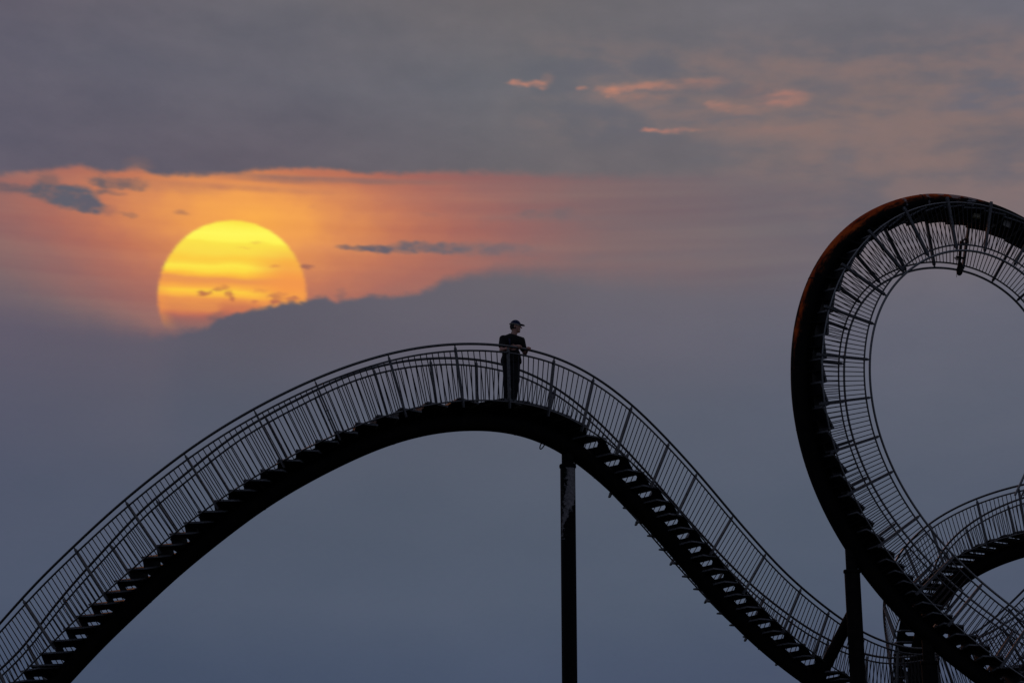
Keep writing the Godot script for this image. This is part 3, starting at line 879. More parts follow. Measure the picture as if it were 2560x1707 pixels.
# ------------------------------------------------------------------ figures: distance field on a grid, meshed as surface nets
class Field:
	var lo: Vector3
	var h := 0.01
	var nx := 0
	var ny := 0
	var nz := 0
	var f := PackedFloat32Array()

	func _init(a: Vector3, b: Vector3, cell: float) -> void:
		lo = a
		h = cell
		nx = int((b.x - a.x) / h) + 2
		ny = int((b.y - a.y) / h) + 2
		nz = int((b.z - a.z) / h) + 2
		f.resize(nx * ny * nz)
		f.fill(1.0)

	func span(a: Vector3, b: Vector3) -> Array:
		var p := (a - lo) / h
		var q := (b - lo) / h
		return [clampi(int(p.x), 0, nx - 1), clampi(int(p.y), 0, ny - 1), clampi(int(p.z), 0, nz - 1), clampi(int(q.x) + 1, 0, nx - 1), clampi(int(q.y) + 1, 0, ny - 1), clampi(int(q.z) + 1, 0, nz - 1)]

	func join(i: int, d: float, k: float) -> void:
		var o := f[i]
		var m := minf(o, d)
		var e := k - absf(o - d)
		if e > 0.0:
			m -= e * e / (4.0 * k)
		f[i] = m

	func bone(a: Vector3, b: Vector3, ra: float, rb: float, k := 0.02, carve := false) -> void:
		var g := maxf(ra, rb) + 0.06
		var s := span(Vector3(minf(a.x, b.x), minf(a.y, b.y), minf(a.z, b.z)) - Vector3.ONE * g, Vector3(maxf(a.x, b.x), maxf(a.y, b.y), maxf(a.z, b.z)) + Vector3.ONE * g)
		var ab := b - a
		var l2 := maxf(ab.length_squared(), 1e-9)
		for y in range(s[1], s[4] + 1):
			for z in range(s[2], s[5] + 1):
				for x in range(s[0], s[3] + 1):
					var p := lo + Vector3(x, y, z) * h
					var t := clampf((p - a).dot(ab) / l2, 0.0, 1.0)
					var d := p.distance_to(a + ab * t) - lerpf(ra, rb, t)
					var i := (y * nz + z) * nx + x
					if carve:
						f[i] = maxf(f[i], -d)
					else:
						join(i, d, k)

	func egg(c: Vector3, ax: Basis, r: Vector3, k := 0.02) -> void:   # ellipsoid with axes ax
		var g := maxf(r.x, maxf(r.y, r.z)) + 0.05
		var s := span(c - Vector3.ONE * g, c + Vector3.ONE * g)
		for y in range(s[1], s[4] + 1):
			for z in range(s[2], s[5] + 1):
				for x in range(s[0], s[3] + 1):
					var p := lo + Vector3(x, y, z) * h - c
					var q := Vector3(p.dot(ax.x), p.dot(ax.y), p.dot(ax.z))
					var k0 := (q / r).length()
					var k1 := (q / (r * r)).length()
					join((y * nz + z) * nx + x, k0 * (k0 - 1.0) / maxf(k1, 1e-6), k)

	func cut(at: Vector3, n: Vector3) -> void:       # keeps what lies against n
		for y in ny:
			for z in nz:
				for x in nx:
					var i := (y * nz + z) * nx + x
					if f[i] < 0.1:
						f[i] = maxf(f[i], (lo + Vector3(x, y, z) * h - at).dot(n))

	func net(v: PackedVector3Array, nn: PackedVector3Array, idx: PackedInt32Array) -> Array:
		var id := PackedInt32Array()
		id.resize(nx * ny * nz)
		id.fill(-1)
		var row := nx
		var lay := nx * nz
		var off := [0, 1, row, row + 1, lay, lay + 1, lay + row, lay + row + 1]
		var where := [Vector3(0, 0, 0), Vector3(1, 0, 0), Vector3(0, 0, 1), Vector3(1, 0, 1), Vector3(0, 1, 0), Vector3(1, 1, 0), Vector3(0, 1, 1), Vector3(1, 1, 1)]
		var edges := [[0, 1], [2, 3], [4, 5], [6, 7], [0, 2], [1, 3], [4, 6], [5, 7], [0, 4], [1, 5], [2, 6], [3, 7]]
		for y in ny - 1:
			for z in nz - 1:
				for x in nx - 1:
					var i := y * lay + z * row + x
					if absf(f[i]) > 3.0 * h:
						continue
					var c := 0
					for k in 8:
						if f[i + off[k]] < 0.0:
							c += 1
					if c == 0 or c == 8:
						continue
					var sum := Vector3.ZERO
					var m := 0
					for e in edges:
						var a := f[i + off[e[0]]]
						var b := f[i + off[e[1]]]
						if (a < 0.0) != (b < 0.0):
							sum += where[e[0]].lerp(where[e[1]], a / (a - b))
							m += 1
					id[i] = v.size()
					v.append(lo + (Vector3(x, y, z) + sum / m) * h)
					var g := Vector3(f[i + 1] + f[i + 1 + row] + f[i + 1 + lay] + f[i + 1 + lay + row] - f[i] - f[i + row] - f[i + lay] - f[i + lay + row], f[i + lay] + f[i + lay + 1] + f[i + lay + row] + f[i + lay + row + 1] - f[i] - f[i + 1] - f[i + row] - f[i + row + 1], f[i + row] + f[i + row + 1] + f[i + row + lay] + f[i + row + lay + 1] - f[i] - f[i + 1] - f[i + lay] - f[i + lay + 1])
					nn.append(g.normalized())
		for y in range(1, ny - 1):
			for z in range(1, nz - 1):
				for x in range(1, nx - 1):
					var i := y * lay + z * row + x
					if absf(f[i]) > 3.0 * h:
						continue
					var inn := f[i] < 0.0
					for d in [[1, row, lay], [row, lay, 1], [lay, 1, row]]:
						if (f[i + d[0]] < 0.0) == inn:
							continue
						var a := id[i]
						var b := id[i - d[1]]
						var c := id[i - d[1] - d[2]]
						var e := id[i - d[2]]
						if a < 0 or b < 0 or c < 0 or e < 0:
							continue
						if inn:
							idx.append_array([a, b, c, a, c, e])
						else:
							idx.append_array([a, c, b, a, e, c])
		return [v, nn, idx]

	func mesh(host: Node) -> ArrayMesh:
		var r := net(PackedVector3Array(), PackedVector3Array(), PackedInt32Array())
		return host.mesh_of(r[0], r[1], r[2])


func make_person(w: Walk) -> void:
	var q := w.at(19.42)
	var forward := Vector3(0.25, 0, 0.968).normalized()
	var side := Vector3.UP.cross(forward)
	var root := thing("person", "person in black T-shirt and dark blue cap leaning on the handrail, looking sideways", "person", q[0] - q[3] * 0.40 + q[2] * 0.075)
	root.basis = Basis(side * 1.08, Vector3.UP * 1.055, forward * 1.05)
	var inv := root.transform.affine_inverse()
	# where the handrail passes the hands, in the figure's own axes
	var grip := func(x: float) -> Vector3:
		var best := Vector3.ZERO
		for i in 60:
			var r := w.at(19.0 + i * 0.02)
			var p: Vector3 = inv * (r[0] + r[2] * RAIL)
			if absf(p.x - x) < absf(best.x - x) or i == 0:
				best = p
		return best
	var g1: Vector3 = grip.call(0.09)
	var g2: Vector3 = grip.call(0.29)
	var sh1 := Vector3(-0.205, 1.425, 0.09)
	var el1 := Vector3(-0.26, 1.135, 0.17)
	var wr1 := g1 + Vector3(-0.085, 0.040, -0.012)
	var sh2 := Vector3(0.205, 1.42, 0.09)
	var el2 := Vector3(0.3, 1.12, 0.0)
	var wr2 := g2 + Vector3(0.015, 0.038, -0.06)
	var hip1 := Vector3(-0.09, 0.96, 0.0)
	var hip2 := Vector3(0.09, 0.96, 0.0)
	var kn1 := Vector3(-0.09, 0.52, 0.03)
	var kn2 := Vector3(0.08, 0.52, 0.07)
	var an1 := Vector3(-0.095, 0.09, -0.03)
	var an2 := Vector3(0.055, 0.09, 0.02)
	var face := Vector3(0.93, -0.06, 0.34).normalized()      # the way the head looks
	var top := (Vector3.UP - face * Vector3.UP.dot(face)).normalized()
	var ear := face.cross(top)                                # towards the figure's right, seen by the viewer
	if ear.z < 0.0:
		ear = -ear
	var hc := Vector3(0.075, 1.71, 0.12)
	var hs := 1.1
	var ax := Basis(face, top, ear)
	face *= hs
	top *= hs
	ear *= hs
	# ---- body: skin, one surface
	var b := Field.new(Vector3(-0.45, 0.0, -0.25), Vector3(0.45, 1.66, 0.5), 0.017)
	b.bone(Vector3(-.06, .98, 0), Vector3(.06, .98, 0), .105, .105)
	b.bone(Vector3(0, 1.05, 0), Vector3(0, 1.36, .07), .12, .13, .06)
	b.bone(Vector3(-.08, 1.38, .07), Vector3(.08, 1.38, .07), .105, .105, .05)
	b.bone(sh1, sh2, .05, .05, .06)
	b.bone(Vector3(.01, 1.46, .08), Vector3(.05, 1.62, .11), .066, .062, .03)
	for s in [[sh1, el1, wr1], [sh2, el2, wr2]]:
		b.bone(s[0], s[1], .052, .041, .03)
		b.bone(s[1], s[2], .042, .028, .015)
	for s in [[hip1, kn1, an1], [hip2, kn2, an2]]:
		b.bone(s[0], s[1], .09, .058, .03)
		b.bone(s[1], s[1].lerp(s[2], .35), .056, .06, .02)
		b.bone(s[1].lerp(s[2], .35), s[2], .06, .036, .02)
		b.bone(s[2] - Vector3(0, .04, .04), s[2] + Vector3(-.01, -.05, .16), .04, .03, .02)
	var r := b.net(PackedVector3Array(), PackedVector3Array(), PackedInt32Array())
	# ---- hands, each on a finer grid: palm over the rail, four fingers curled down the front, thumb from the side of the palm
	for s in [[g1, wr1, 1.0], [g2, wr2, -1.0]]:
		var g: Vector3 = s[0]
		var wr: Vector3 = s[1]
		var hf := Field.new(g - Vector3(.13, .08, .12), g + Vector3(.11, .09, .10), 0.0055)
		var palm: Vector3 = g + Vector3(-.01 * s[2], .042, .0)
		hf.bone(wr, palm, .027, .03, .012)
		hf.bone(palm + Vector3(-.026, .0, .006), palm + Vector3(.026, -.002, .006), .019, .019, .015)
		var long := [0.9, 1.0, 0.96, 0.8]
		for k in 4:
			var x := -.033 + .022 * k
			var l: float = long[k if s[2] > 0 else 3 - k]
			var k0 := palm + Vector3(x * .8, .004, .018)
			var k1 := palm + Vector3(x, -.002, .018 + .030 * l)
			var k2 := palm + Vector3(x * 1.02, -.034 * l, .022 + .034 * l)
			var k3 := palm + Vector3(x * 1.02, -.060 * l, .012 + .022 * l)
			hf.bone(k0, k1, .0098, .0092, .004)
			hf.bone(k1, k2, .0092, .0085, .003)
			hf.bone(k2, k3, .0085, .0075, .003)
		var t0: Vector3 = palm + Vector3(.03 * s[2], -.004, -.014)
		var t1: Vector3 = palm + Vector3(.05 * s[2], -.016, .006)
		var t2: Vector3 = palm + Vector3(.052 * s[2], -.036, .022)
		hf.bone(t0, t1, .0115, .0105, .006)
		hf.bone(t1, t2, .0105, .0088, .003)
		r = hf.net(r[0], r[1], r[2])
	# ---- head
	var hd := Field.new(hc - Vector3(.17, .2, .15), hc + Vector3(.17, .16, .15), 0.008)
	hd.egg(hc + top * .01 - face * .012, ax, Vector3(.1, .118, .079) * hs)
	hd.bone(hc - top * .045 + face * .03, hc - top * .095 + face * .062, .06, .034, .03)     # jaw to chin
	hd.bone(hc - top * .09 - face * .01, hc - top * .2 - face * .04, .062, .066, .03)          # neck
	hd.bone(hc + face * .083 + top * .012, hc + face * .112 - top * .022, .011, .016, .012)    # nose
	hd.bone(hc + face * .083 - top * .055 + ear * .014, hc + face * .083 - top * .055 - ear * .014, .013, .013, .012)   # lips
	hd.bone(hc + face * .075 + top * .035 + ear * .03, hc + face * .075 + top * .035 - ear * .03, .014, .014, .014)     # brow
	for s in [-1.0, 1.0]:
		hd.bone(hc + face * .09 + top * .012 + ear * .033 * s, hc + face * .088 + top * .012 + ear * .036 * s, .012, .012, .01, true)
		hd.egg(hc + face * .079 + top * .011 + ear * .032 * s, ax, Vector3(.012, .012, .013), .003)
		hd.egg(hc - face * .012 - top * .012 + ear * .08 * s, Basis((face + ear * .3 * s).normalized(), top.normalized(), (ear * s - face * .3 * s).normalized()), Vector3(.02, .033, .009), .008)
	hd.bone(hc + face * .105 - top * .056 + ear * .018, hc + face * .105 - top * .056 - ear * .018, .005, .005, .01, true)
	r = hd.net(r[0], r[1], r[2])
	part("body", mesh_of(r[0], r[1], r[2]), M.skin, root)
	# ---- hair and cap
	var ha := Field.new(hc - Vector3(.17, .16, .15), hc + Vector3(.17, .16, .15), 0.009)
	ha.egg(hc + top * .008 - face * .018, ax, Vector3(.102, .118, .083) * hs)
	ha.cut(hc + face * .005, (face + top * .25).normalized())
	ha.cut(hc - top * .062, -top)
	part("hair", ha.mesh(self), M.hair, root)
	var cp := Field.new(hc - Vector3(.24, .12, .2), hc + Vector3(.28, .2, .2), 0.009)
	cp.egg(hc + top * .024 - face * .012, ax, Vector3(.11, .114, .09) * hs)
	cp.cut(hc + top * .036, (-top + face * -.16).normalized())
	cp.egg(hc + top * .038 + face * .112, Basis((face - top * .16).normalized(), (top + face * .16).normalized(), ear.normalized()), Vector3(.07, .011, .072) * hs, .012)
	var cap := part("cap", cp.mesh(self), M.cap, root)
	var arc := PackedVector3Array()
	for i in 15:
		var a := lerpf(0.45, PI, i / 14.0)
		var p: Vector3 = hc + top * (.036 - .16 * (.112 * cos(a) - .012)) - face * .012 + face * .114 * cos(a) + ear * .092 * sin(a)
		arc.append(p - top * .006)
	part("cap_band", sweep(arc, .011, 6), M.cap_band, cap)
	# ---- clothes
	var s_ := Field.new(Vector3(-0.45, 0.85, -0.25), Vector3(0.45, 1.62, 0.4), 0.016)
	s_.bone(Vector3(-.085, .95, .0), Vector3(.085, .95, .0), .145, .145, .05)
	s_.bone(Vector3(-.04, 1.1, .02), Vector3(.05, 1.1, .02), .145, .145, .08)
	s_.bone(Vector3(-.09, 1.36, .07), Vector3(.09, 1.36, .07), .135, .135, .08)
	s_.bone(sh1 + Vector3(.03, -.01, 0), sh2 - Vector3(.03, .01, 0), .075, .075, .06)
	s_.bone(Vector3(-.04, 1.44, .08), Vector3(.05, 1.45, .08), .095, .095, .08)
	s_.bone(Vector3(.0, 1.47, .08), Vector3(.015, 1.53, .085), .085, .074, .05)
	for s in [[sh1, el1], [sh2, el2]]:
		s_.bone(s[0], s[0].lerp(s[1], .6), .077, .075, .03)
	s_.cut(Vector3(0, .90, 0), Vector3.DOWN)
	s_.cut(Vector3(.03, 1.535, .09), Vector3(.25, 1, .2).normalized())
	part("shirt", s_.mesh(self), M.shirt, root)
	var tr := Field.new(Vector3(-0.3, 0.03, -0.22), Vector3(0.3, 1.06, 0.25), 0.016)
	tr.bone(Vector3(-.075, .97, 0), Vector3(.075, .97, 0), .135, .135, .04)
	for s in [[hip1, kn1, an1], [hip2, kn2, an2]]:
		tr.bone(s[0], s[1], .112, .086, .04)
		tr.bone(s[1], s[2], .084, .066, .03)
	tr.cut(Vector3(0, .06, 0), Vector3.DOWN)
	tr.cut(Vector3(0, 1.0, 0), Vector3.UP)
	part("trousers", tr.mesh(self), M.trouser, root)
	for s in [an1, an2]:
		var sf := Field.new(s + Vector3(-.1, -.12, -.12), s + Vector3(.1, .06, .26), 0.011)
		sf.bone(s - Vector3(0, .035, .045), s + Vector3(-.01, -.045, .155), .048, .038, .02)
		sf.bone(s, s - Vector3(0, .04, .02), .05, .05, .03)
		sf.cut(Vector3(0, 0.004, 0), Vector3.DOWN)
		part("shoe", sf.mesh(self), M.shoe, root)
	var sp := PackedVector3Array([Vector3(-.075, 1.2, .2), Vector3(-.085, 1.3, .212), Vector3(-.09, 1.4, .2), Vector3(-.09, 1.475, .165), Vector3(-.088, 1.522, .09), Vector3(-.085, 1.49, .0), Vector3(-.08, 1.4, -.06)])
	var sv := PackedVector3Array()
	var sn := PackedVector3Array()
	var si := PackedInt32Array()
	for i in sp.size():
		var o := (sp[i] - Vector3(-.08, 1.35, .07)).normalized()
		for k in 4:
			sv.append(sp[i] + Vector3([-.02, .02, .02, -.02][k], 0, 0) + o * [.008, .008, -.012, -.012][k])
			sn.append(o if k < 2 else -o)
	for i in sp.size() - 1:
		for k in 4:
			var a := i * 4 + k
			var c := i * 4 + (k + 1) % 4
			si.append_array([a, c, a + 4, c, c + 4, a + 4])
	part("shoulder_strap", mesh_of(sv, sn, si), M.strap, root)


# stations of the three walkways: heading, bank and climb in degrees at even spacing along each
const A_HEADING := [-30, -29, -28, -26.3, -23.1, -21.6, -16.7, -13.3, -4.5, 2.2, 15.7, 25.4, 33.9, 39, 42, 41.9, 39.5, 35.8, 33.4, 30.1, 23.6, 20.9, 17.3, 13.6, 9.9, 6, 2, -3]
const A_BANK := [-0.7, -1.4, -2.1, -2.1, -5.9, -9.4, -10.6, -9.3, -6.9, -4.5, -1.6, 0.3, 0.6, 0.3, 1.1, 2.9, 4.4, 4.4, 3.7, 3.7, 5, 6, 4.9, 2.1, -0.9, -0.6, -0.3, -0]
const A_CLIMB := [22, 30, 33, 34.1, 38.8, 34.9, 35.4, 33.2, 30.4, 25.7, 19.9, 9.8, -0.9, -15.5, -26.3, -33.6, -40.7, -40.6, -33.5, -27.4, -15.3, 2.2, 15.5, 29.8, 42.1, 44, 34, 20]
const A_LENGTH := 43.7143
const A_START := Vector3(-15.2568, 0.7243, -39.012)
const B_HEADING := [0, 0, 0, 0.4, 5.2, 9.5, 13.7, 15.8, 15.4, 15.2, 13.6, 10.1, 8.2, 6.5, 4.5, 4, 3, 2, 2]
const B_BANK := [1.8, 3.7, 5.5, 5.5, 3.4, 1, -2.7, -6.8, -8.9, -9.4, -7.3, -2, 1.2, 0.2, -1.8, -1.4, -0.9, -0.5, -0]
const B_CLIMB := [166, 158, 150, 143, 137.2, 128.6, 119.6, 108.3, 93.6, 75.5, 51.5, 25.4, -2.8, -29.4, -54.4, -78, -100, -115, -120]
const B_LENGTH := 31.0909
const B_START := Vector3(16.6896, 1.8487, -39.5759)
const C_HEADING := [-112, -110, -107, -98, -82, -67.2, -58.6, -51.7, -45.1, -40, -36]
const C_BANK := [0, 0, 0, 0, 0, 0, 0, 0, 0, 0, 0]
const C_CLIMB := [38, 42, 46, 48, 41, 29.7, 17.4, 8.8, 2, -5, -12]
const C_LENGTH := 16.2500
const C_START := Vector3(12.4372, 1.315, -52.5394)
const A_DROP := [[6.0, 0.44], [13.0, 0.39], [19.7, 0.33], [24.0, 0.28], [28.0, 0.23], [31.0, 0.27]]
const B_DROP := [[7.0, 0.4], [11.3, 0.34], [14.0, 0.29], [20.0, 0.28], [22.4, 0.2]]
const A_NOSING := [6, 6.42, 6.84, 7.26, 7.69, 8.11, 8.54, 8.96, 9.38, 9.8, 10.22, 10.64, 11.05, 11.46, 11.88, 12.29, 12.7, 13.12, 13.55, 14, 14.46, 14.94, 15.42, 15.92, 16.47, 17.11, 17.88, 19]
const A_TREAD_DOWN := [22.05, 22.85, 23.5, 24.1, 24.63, 25.13, 25.6, 26.07, 26.54, 27, 27.45, 27.9, 28.37, 28.85, 29.35, 29.9, 30.48]
const A_POSTS := [6.85, 8.6, 10.25, 11.9, 13.6, 14.95, 16.51, 17.91, 19.11, 20.21, 21.26, 22.46, 23.81, 24.86, 26.26, 27.61, 29.11, 30.21]
const B_POSTS := [5.35, 6.9, 7.95, 9.4, 10.85, 11.95, 13.15, 14.35, 15.55, 16.7, 17.84, 18.99, 20.19, 21.34]
const B_NOSING := [5, 5.43, 5.84, 6.23, 6.6, 6.96, 7.3, 7.65, 7.97, 8.28, 8.62, 9, 9.45, 9.9, 10.35, 10.85, 11.35, 11.92, 12.5, 13.1, 13.68, 14.28, 14.9, 15.5, 16.1, 16.7, 17.25, 17.85, 18.4, 19, 19.55]
const CAMERA_FOV := 23.9040

func add_column(called: String, label: String, top: Vector3, stub: float, shaft: float, collar_y: float, mat: Material, group := "") -> Node3D:
	var root := thing(called, label, "column", Vector3(top.x, 0, top.z), group)
	part("shaft", lathe([Vector2(shaft, 0.02), Vector2(shaft, collar_y)], 32, 1.9), mat, root)
	part("stub", lathe([Vector2(stub, collar_y), Vector2(stub, top.y)], 28), M.beam, root)
	var r := shaft + 0.022
	part("collar", lathe([Vector2(0.0, collar_y - 0.02), Vector2(r - 0.02, collar_y - 0.02), Vector2(r, collar_y), Vector2(r, collar_y + 0.05), Vector2(r - 0.012, collar_y + 0.075), Vector2(stub * 0.9, collar_y + 0.085)], 32), M.beam, root)
	part("base_plate", lathe([Vector2(0.0, 0.045), Vector2(shaft + 0.17, 0.045), Vector2(shaft + 0.18, 0.035), Vector2(shaft + 0.18, 0.0)], 24), M.beam, root)
	return root

func _ready() -> void:
	rng.seed = 7
	# ---------------- camera, sky, sun, exposure
	var cam := Camera3D.new()
	cam.name = "camera"
	cam.position = Vector3(0, 1.6, 0)
	cam.rotation_degrees = Vector3(15, 0, 0)
	cam.fov = CAMERA_FOV
	cam.near = 0.5
	cam.far = 4000.0
	add_child(cam)
	cam.current = true
	var env := Environment.new()
	env.background_mode = Environment.BG_SKY
	env.sky = Sky.new()
	var pano := PanoramaSkyMaterial.new()
	pano.panorama = make_sky()
	env.sky.sky_material = pano
	env.background_energy_multiplier = 1.0
	env.tonemap_mode = Environment.TONE_MAPPER_LINEAR
	env.tonemap_exposure = 1.0
	env.sdfgi_enabled = true
	env.ssao_enabled = true
	env.ssil_enabled = true
	var we := WorldEnvironment.new()
	we.name = "environment"
	we.environment = env
	add_child(we)
	var sun := DirectionalLight3D.new()
	sun.name = "sunlight"
	add_child(sun)
	var sa := deg_to_rad(SUN_AZ)
	var se := deg_to_rad(SUN_EL)
	var to_sun := Vector3(sin(sa) * cos(se), sin(se), -cos(sa) * cos(se))
	sun.look_at_from_position(to_sun * 50.0, Vector3.ZERO)
	sun.light_color = Color(1.0, 0.62, 0.3)
	sun.light_energy = 0.05
	sun.light_angular_distance = 10.0
	sun.shadow_enabled = true

	make_materials()
	shared_meshes()

	# ---------------- ground
	var gm := PlaneMesh.new()
	gm.size = Vector2(3000, 3000)
	gm.subdivide_width = 8
	gm.subdivide_depth = 8
	var ground := part("ground", gm, M.ground, self)
	ground.set_meta("kind", "structure")

	# ---------------- the three stretches of walkway in view
	var wa := Walk.new(A_HEADING, A_BANK, A_CLIMB, A_LENGTH, A_START, 1.0)
	var wb := Walk.new(B_HEADING, B_BANK, B_CLIMB, B_LENGTH, B_START, -1.0)
	var wc := Walk.new(C_HEADING, C_BANK, C_CLIMB, C_LENGTH, C_START, 1.0)

	# the hump the person stands on, running down to a valley on the right
	var a := thing("arched_walkway", "long arched stair walkway with galvanised railings that the person stands on", "walkway", Vector3(-12, 0, -36), "stretches of the roller coaster staircase")
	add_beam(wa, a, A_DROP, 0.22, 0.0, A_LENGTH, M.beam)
	var steps := []
	for s in range(0, 14):
		steps.append([0.4 + s * 0.415, 1.0, 30.0, 4])
	for s in A_NOSING:
		var q := wa.at(s)
		var climb := rad_to_deg(asin(q[1].y))
		steps.append([s, 1.0, 12.0 + 0.65 * climb, 4 if s < 9.0 else 2 if s < 12.0 else 1, 1.0, 0.095])
	for s in [19.72, 20.32, 20.9, 21.42]:
		var q := wa.at(s)
		steps.append([s, -1.0, 6.0, 1, 1.25])
	for s in A_TREAD_DOWN:
		var q := wa.at(s)
		steps.append([s, -1.0, clampf(-rad_to_deg(asin(q[1].y)), 10.0, 45.0), 3, 1.2])
	var s := 31.3
	while s < A_LENGTH - 0.6:
		var q := wa.at(s)
		var climb := rad_to_deg(asin(q[1].y))
		if climb < -8.0:
			steps.append([s, -1.0, -climb, 3, 1.2])
		else:
			steps.append([s, 1.0, maxf(climb, 3.0), 2])
		s += 0.46
	add_steps(wa, a, steps)
	add_spine(wa, a, A_DROP, 11.0, 22.0, 0.03)
	var posts_a := [0.6, 2.2, 3.7, 5.3] + A_POSTS + [31.5, 32.9, 34.3, 35.7, 37.1, 38.5, 39.9, 41.3, 42.7]
	add_railing(wa, a, 0.0, 0.2, A_LENGTH - 0.2, posts_a, [5.0, 33.2], "near railing of the arched walkway")
	add_railing(wa, a, WALK, 0.2, A_LENGTH - 0.2, posts_a, [9.2, 19.3], "far railing of the arched walkway, seen through the near one")
	# lifting eye under the beam
	var eye := PackedVector3Array()
	var e0 := beam_at(wa, A_DROP, 20.75) - Vector3(0, 0.2, 0) - a.position
	for k in 11:
		var f := lerpf(-0.3, PI + 0.3, k / 10.0)
		eye.append(e0 + Vector3(-0.06 + 0.045 * cos(f) - 0.05 * sin(f), -0.02 - 0.11 * sin(f), 0))
	part("lifting_eye", sweep(eye, 0.014, 8), M.beam, a)

	# the loop
	var b := thing("loop_walkway", "upright looping stair walkway with rusty outer tube, upper half turned over", "walkway", Vector3(12, 0, -39), "stretches of the roller coaster staircase")
	add_beam(wb, b, B_DROP, 0.22, 0.0, B_LENGTH, M.lit_rust)
	steps = []
	s = 0.4
	while s < 4.8:
		steps.append([s, 1.0, 25.0, 1])
		s += 0.44
	for x in B_NOSING:
		steps.append([x, 1.0, knots([[5.0, 37.0], [9.0, 31.0], [12.0, 16.0], [14.0, 10.0], [17.0, 6.0], [20.0, 2.0]], x), 1, knots([[9.0, 1.05], [11.0, 1.15], [13.0, 1.28], [20.0, 1.28]], x), knots([[5.0, 0.17], [9.0, 0.18], [12.0, 0.17], [20.0, 0.12]], x)])
	s = 20.1
	while s < B_LENGTH - 0.5:
		steps.append([s, 1.0, 2.0, 1, 1.2])
		s += 0.56
	add_steps(wb, b, steps)
	add_spine(wb, b, B_DROP, 8.0, B_LENGTH, 0.05)
	var posts_b := [0.5, 2.0, 3.7] + B_POSTS + [22.6, 23.8, 25.0, 26.2, 27.4, 28.6, 29.8]
	add_railing(wb, b, 0.0, 0.2, B_LENGTH - 0.2, posts_b, [4.4, 22.6], "near railing of the loop", 1.8, M.galv)
	add_railing(wb, b, WALK, 0.2, B_LENGTH - 0.2, posts_b, [4.8, 22.6], "far railing of the loop", 1.8, M.galv)

	# the stretch behind
	var c := thing("rear_walkway", "short curved stair walkway rising behind the loop's lower leg", "walkway", Vector3(12, 0, -47), "stretches of the roller coaster staircase")
	add_beam(wc, c, [[0.0, 0.3], [16.0, 0.27]], 0.22, 0.0, C_LENGTH, M.beam)
	steps = []
	s = 0.3
	while s < C_LENGTH - 0.6:
		var q := wc.at(s)
		var climb := rad_to_deg(asin(q[1].y))
		if climb > -2.0:
			steps.append([s, 1.0, clampf(climb, 2.0, 44.0), 3])
		else:
			steps.append([s, -1.0, maxf(-climb, 2.0), 1])
		s += 0.45
	add_steps(wc, c, steps)
	var posts_c := [0.6, 2.0, 3.4, 4.8, 6.1, 7.3, 8.3, 9.4, 11.05, 12.3, 13.6, 14.9]
	add_railing(wc, c, 0.0, 0.2, C_LENGTH - 0.2, posts_c, [2.5, 13.5], "near railing of the rear walkway")
	add_railing(wc, c, WALK, 0.2, C_LENGTH - 0.2, posts_c, [2.5, 13.5], "far railing of the rear walkway")

	# ---------------- columns
	var t1 := beam_at(wa, A_DROP, 21.52)
	add_column("support_column", "dark round column with flaking pale paint under the arched walkway", t1, 0.142, 0.178, 8.56, M.column)
	var t2 := beam_at(wb, B_DROP, 9.72)
	var c2 := add_column("support_column", "dark round column with a leaning strut under the loop's left side", t2 + Vector3(-0.03, 0, 0), 0.145, 0.193, 6.42, M.beam)
	var foot := beam_at(wa, A_DROP, 31.0) - c2.position
	part("strut", sweep(PackedVector3Array([Vector3(0.0, 5.5, -0.02), foot + Vector3(0, -0.05, 0)]), 0.15, 18), M.beam, c2)
	var t3 := beam_at(wb, B_DROP, 7.05)
	add_column("support_column", "dark round column under the lower leg of the loop", t3, 0.145, 0.193, t3.y - 0.75, M.beam)
	var t4 := beam_at(wc, [[0.0, 0.3], [16.0, 0.27]], 5.6)
	add_column("support_column", "dark round column behind, below the rear walkway's turn", t4, 0.145, 0.2, t4.y - 0.8, M.beam)

	# ---------------- things fixed up on the loop
	make_station(wb)
	make_boxes(wb)

	make_person(wa)


func frame_at(w: Walk, s: float, out: float, up: float) -> Transform3D:
	var q := w.at(s)
	return Transform3D(Basis(q[1], q[2], q[1].cross(q[2])), q[0] - q[3] * out + q[2] * up)

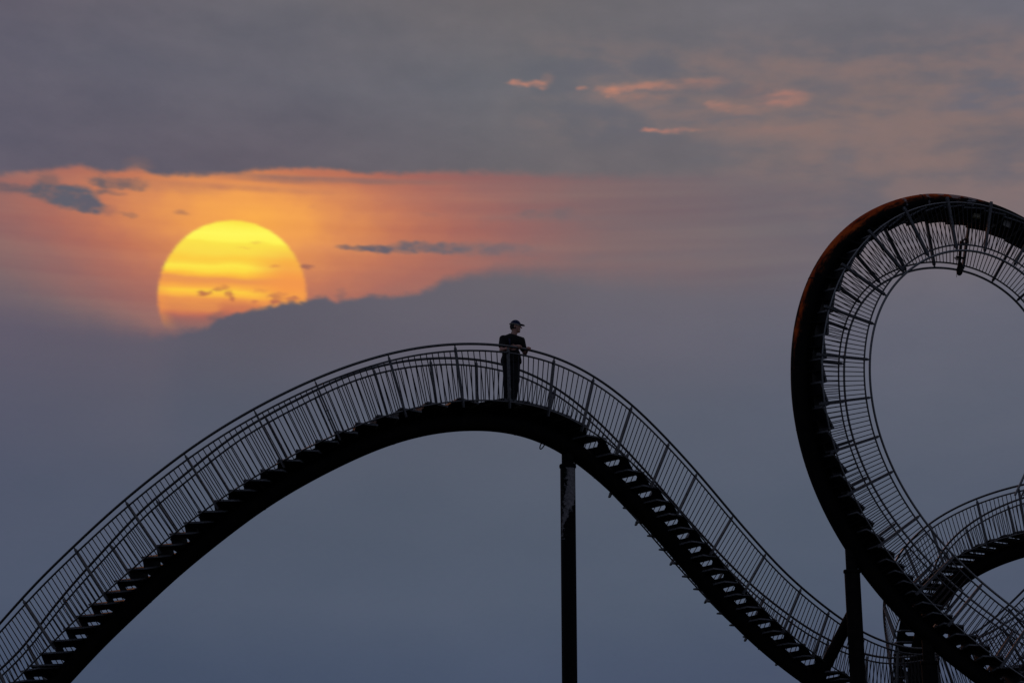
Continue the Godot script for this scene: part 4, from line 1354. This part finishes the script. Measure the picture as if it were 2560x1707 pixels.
func make_station(w: Walk) -> void:
	var xf := frame_at(w, 21.15, WALK - 0.06, 0.0)
	var root := thing("weather_station", "dark instrument mast hanging at the top of the loop with a bell-shaped lamp", "instrument", xf.origin)
	var up := xf.basis.y                      # points into the loop, that is down
	var x := xf.basis.x
	var z := xf.basis.z
	root.basis = Basis(x * 0.72, up, z * 0.72)
	part("mast", boxes([[Vector3(-0.045, 0.5, -0.035), Vector3(0.045, 1.28, 0.035)]]), M.black, root)
	var bell := part("lamp_housing", lathe([Vector2(0.0, 1.46), Vector2(0.06, 1.45), Vector2(0.1, 1.41), Vector2(0.118, 1.34), Vector2(0.11, 1.26), Vector2(0.075, 1.14), Vector2(0.06, 1.1), Vector2(0.0, 1.1)], 20), M.black, root, Transform3D(Basis(), Vector3(0.045, 0, 0.03)))
	part("lamp_glass", lathe([Vector2(0.0, 0.03), Vector2(0.03, 0.026), Vector2(0.048, 0.012), Vector2(0.052, 0.0), Vector2(0.0, -0.002)], 16), M.pale, bell, Transform3D(Basis(Vector3.RIGHT, Vector3.BACK, Vector3.DOWN) * Basis(Vector3.RIGHT, 0.0), Vector3(0.01, 1.26, 0.098)))
	part("rod", sweep(PackedVector3Array([Vector3(-0.05, 1.3, 0.05), Vector3(-0.04, 1.52, 0.05)]), 0.009, 6), M.black, root)
	part("cross_arm", boxes([[Vector3(-0.13, 0.93, 0.02), Vector3(0.22, 0.975, 0.06)]]), M.black, root)
	var hoop := PackedVector3Array()
	for k in 13:
		var f := lerpf(-0.2, PI * 1.15, k / 12.0)
		hoop.append(Vector3(0.15 + 0.065 * cos(f), 0.5 - 0.085 * sin(f), 0.02))
	part("hoop", sweep(hoop, 0.026, 10), M.black, root)
	part("hoop_arm", boxes([[Vector3(0.03, 0.52, 0.0), Vector3(0.22, 0.57, 0.04)]]), M.black, root)
	part("solar_panel", boxes([[Vector3(-0.13, -0.006, -0.1), Vector3(0.13, 0.012, 0.1)]]), M.pale, root, Transform3D(Basis(Vector3(0.95, -0.3, 0).normalized(), Vector3(0.25, 0.8, 0.55).normalized(), Vector3(0.95, -0.3, 0).normalized().cross(Vector3(0.25, 0.8, 0.55).normalized())).orthonormalized(), Vector3(0.11, 0.86, 0.42)))
	part("panel_arm", sweep(PackedVector3Array([Vector3(0.0, 0.9, 0.03), Vector3(0.1, 0.88, 0.4)]), 0.014, 7), M.black, root)

func make_boxes(w: Walk) -> void:
	var f1 := frame_at(w, 21.12, 0.34, 0.12)
	var j := thing("junction_box", "small cream junction box fixed on the loop's overturned steps", "box", f1.origin)
	j.basis = f1.basis
	part("case", boxes([[Vector3(-0.09, 0.0, -0.05), Vector3(0.09, 0.085, 0.05)]]), M.cream, j)
	part("lid", boxes([[Vector3(-0.095, 0.086, -0.055), Vector3(0.095, 0.1, 0.055)]]), M.cream, j)
	var f2 := frame_at(w, 21.95, 0.22, 0.1)
	var p := thing("notice_panel", "pale square sheet standing on the loop's overturned steps near the frame edge", "panel", f2.origin)
	p.basis = f2.basis
	part("sheet", boxes([[Vector3(-0.1, 0.0, -0.008), Vector3(0.1, 0.17, 0.008)]]), M.pale, p)
	part("foot", boxes([[Vector3(-0.02, -0.02, -0.03), Vector3(0.02, 0.0, 0.03)]]), M.galv_dull, p)
	var f3 := frame_at(w, 21.75, 0.55, 0.12)
	var t := thing("paper_tag", "small white tag hanging from a step at the top right of the loop", "tag", f3.origin)
	t.basis = f3.basis.rotated(f3.basis.z, 0.5)
	part("card", boxes([[Vector3(-0.022, 0.05, -0.003), Vector3(0.022, 0.17, 0.003)]]), M.pale, t)
	part("wire", sweep(PackedVector3Array([Vector3(0, -0.02, 0), Vector3(0, 0.06, 0)]), 0.004, 5), M.galv_dull, t)
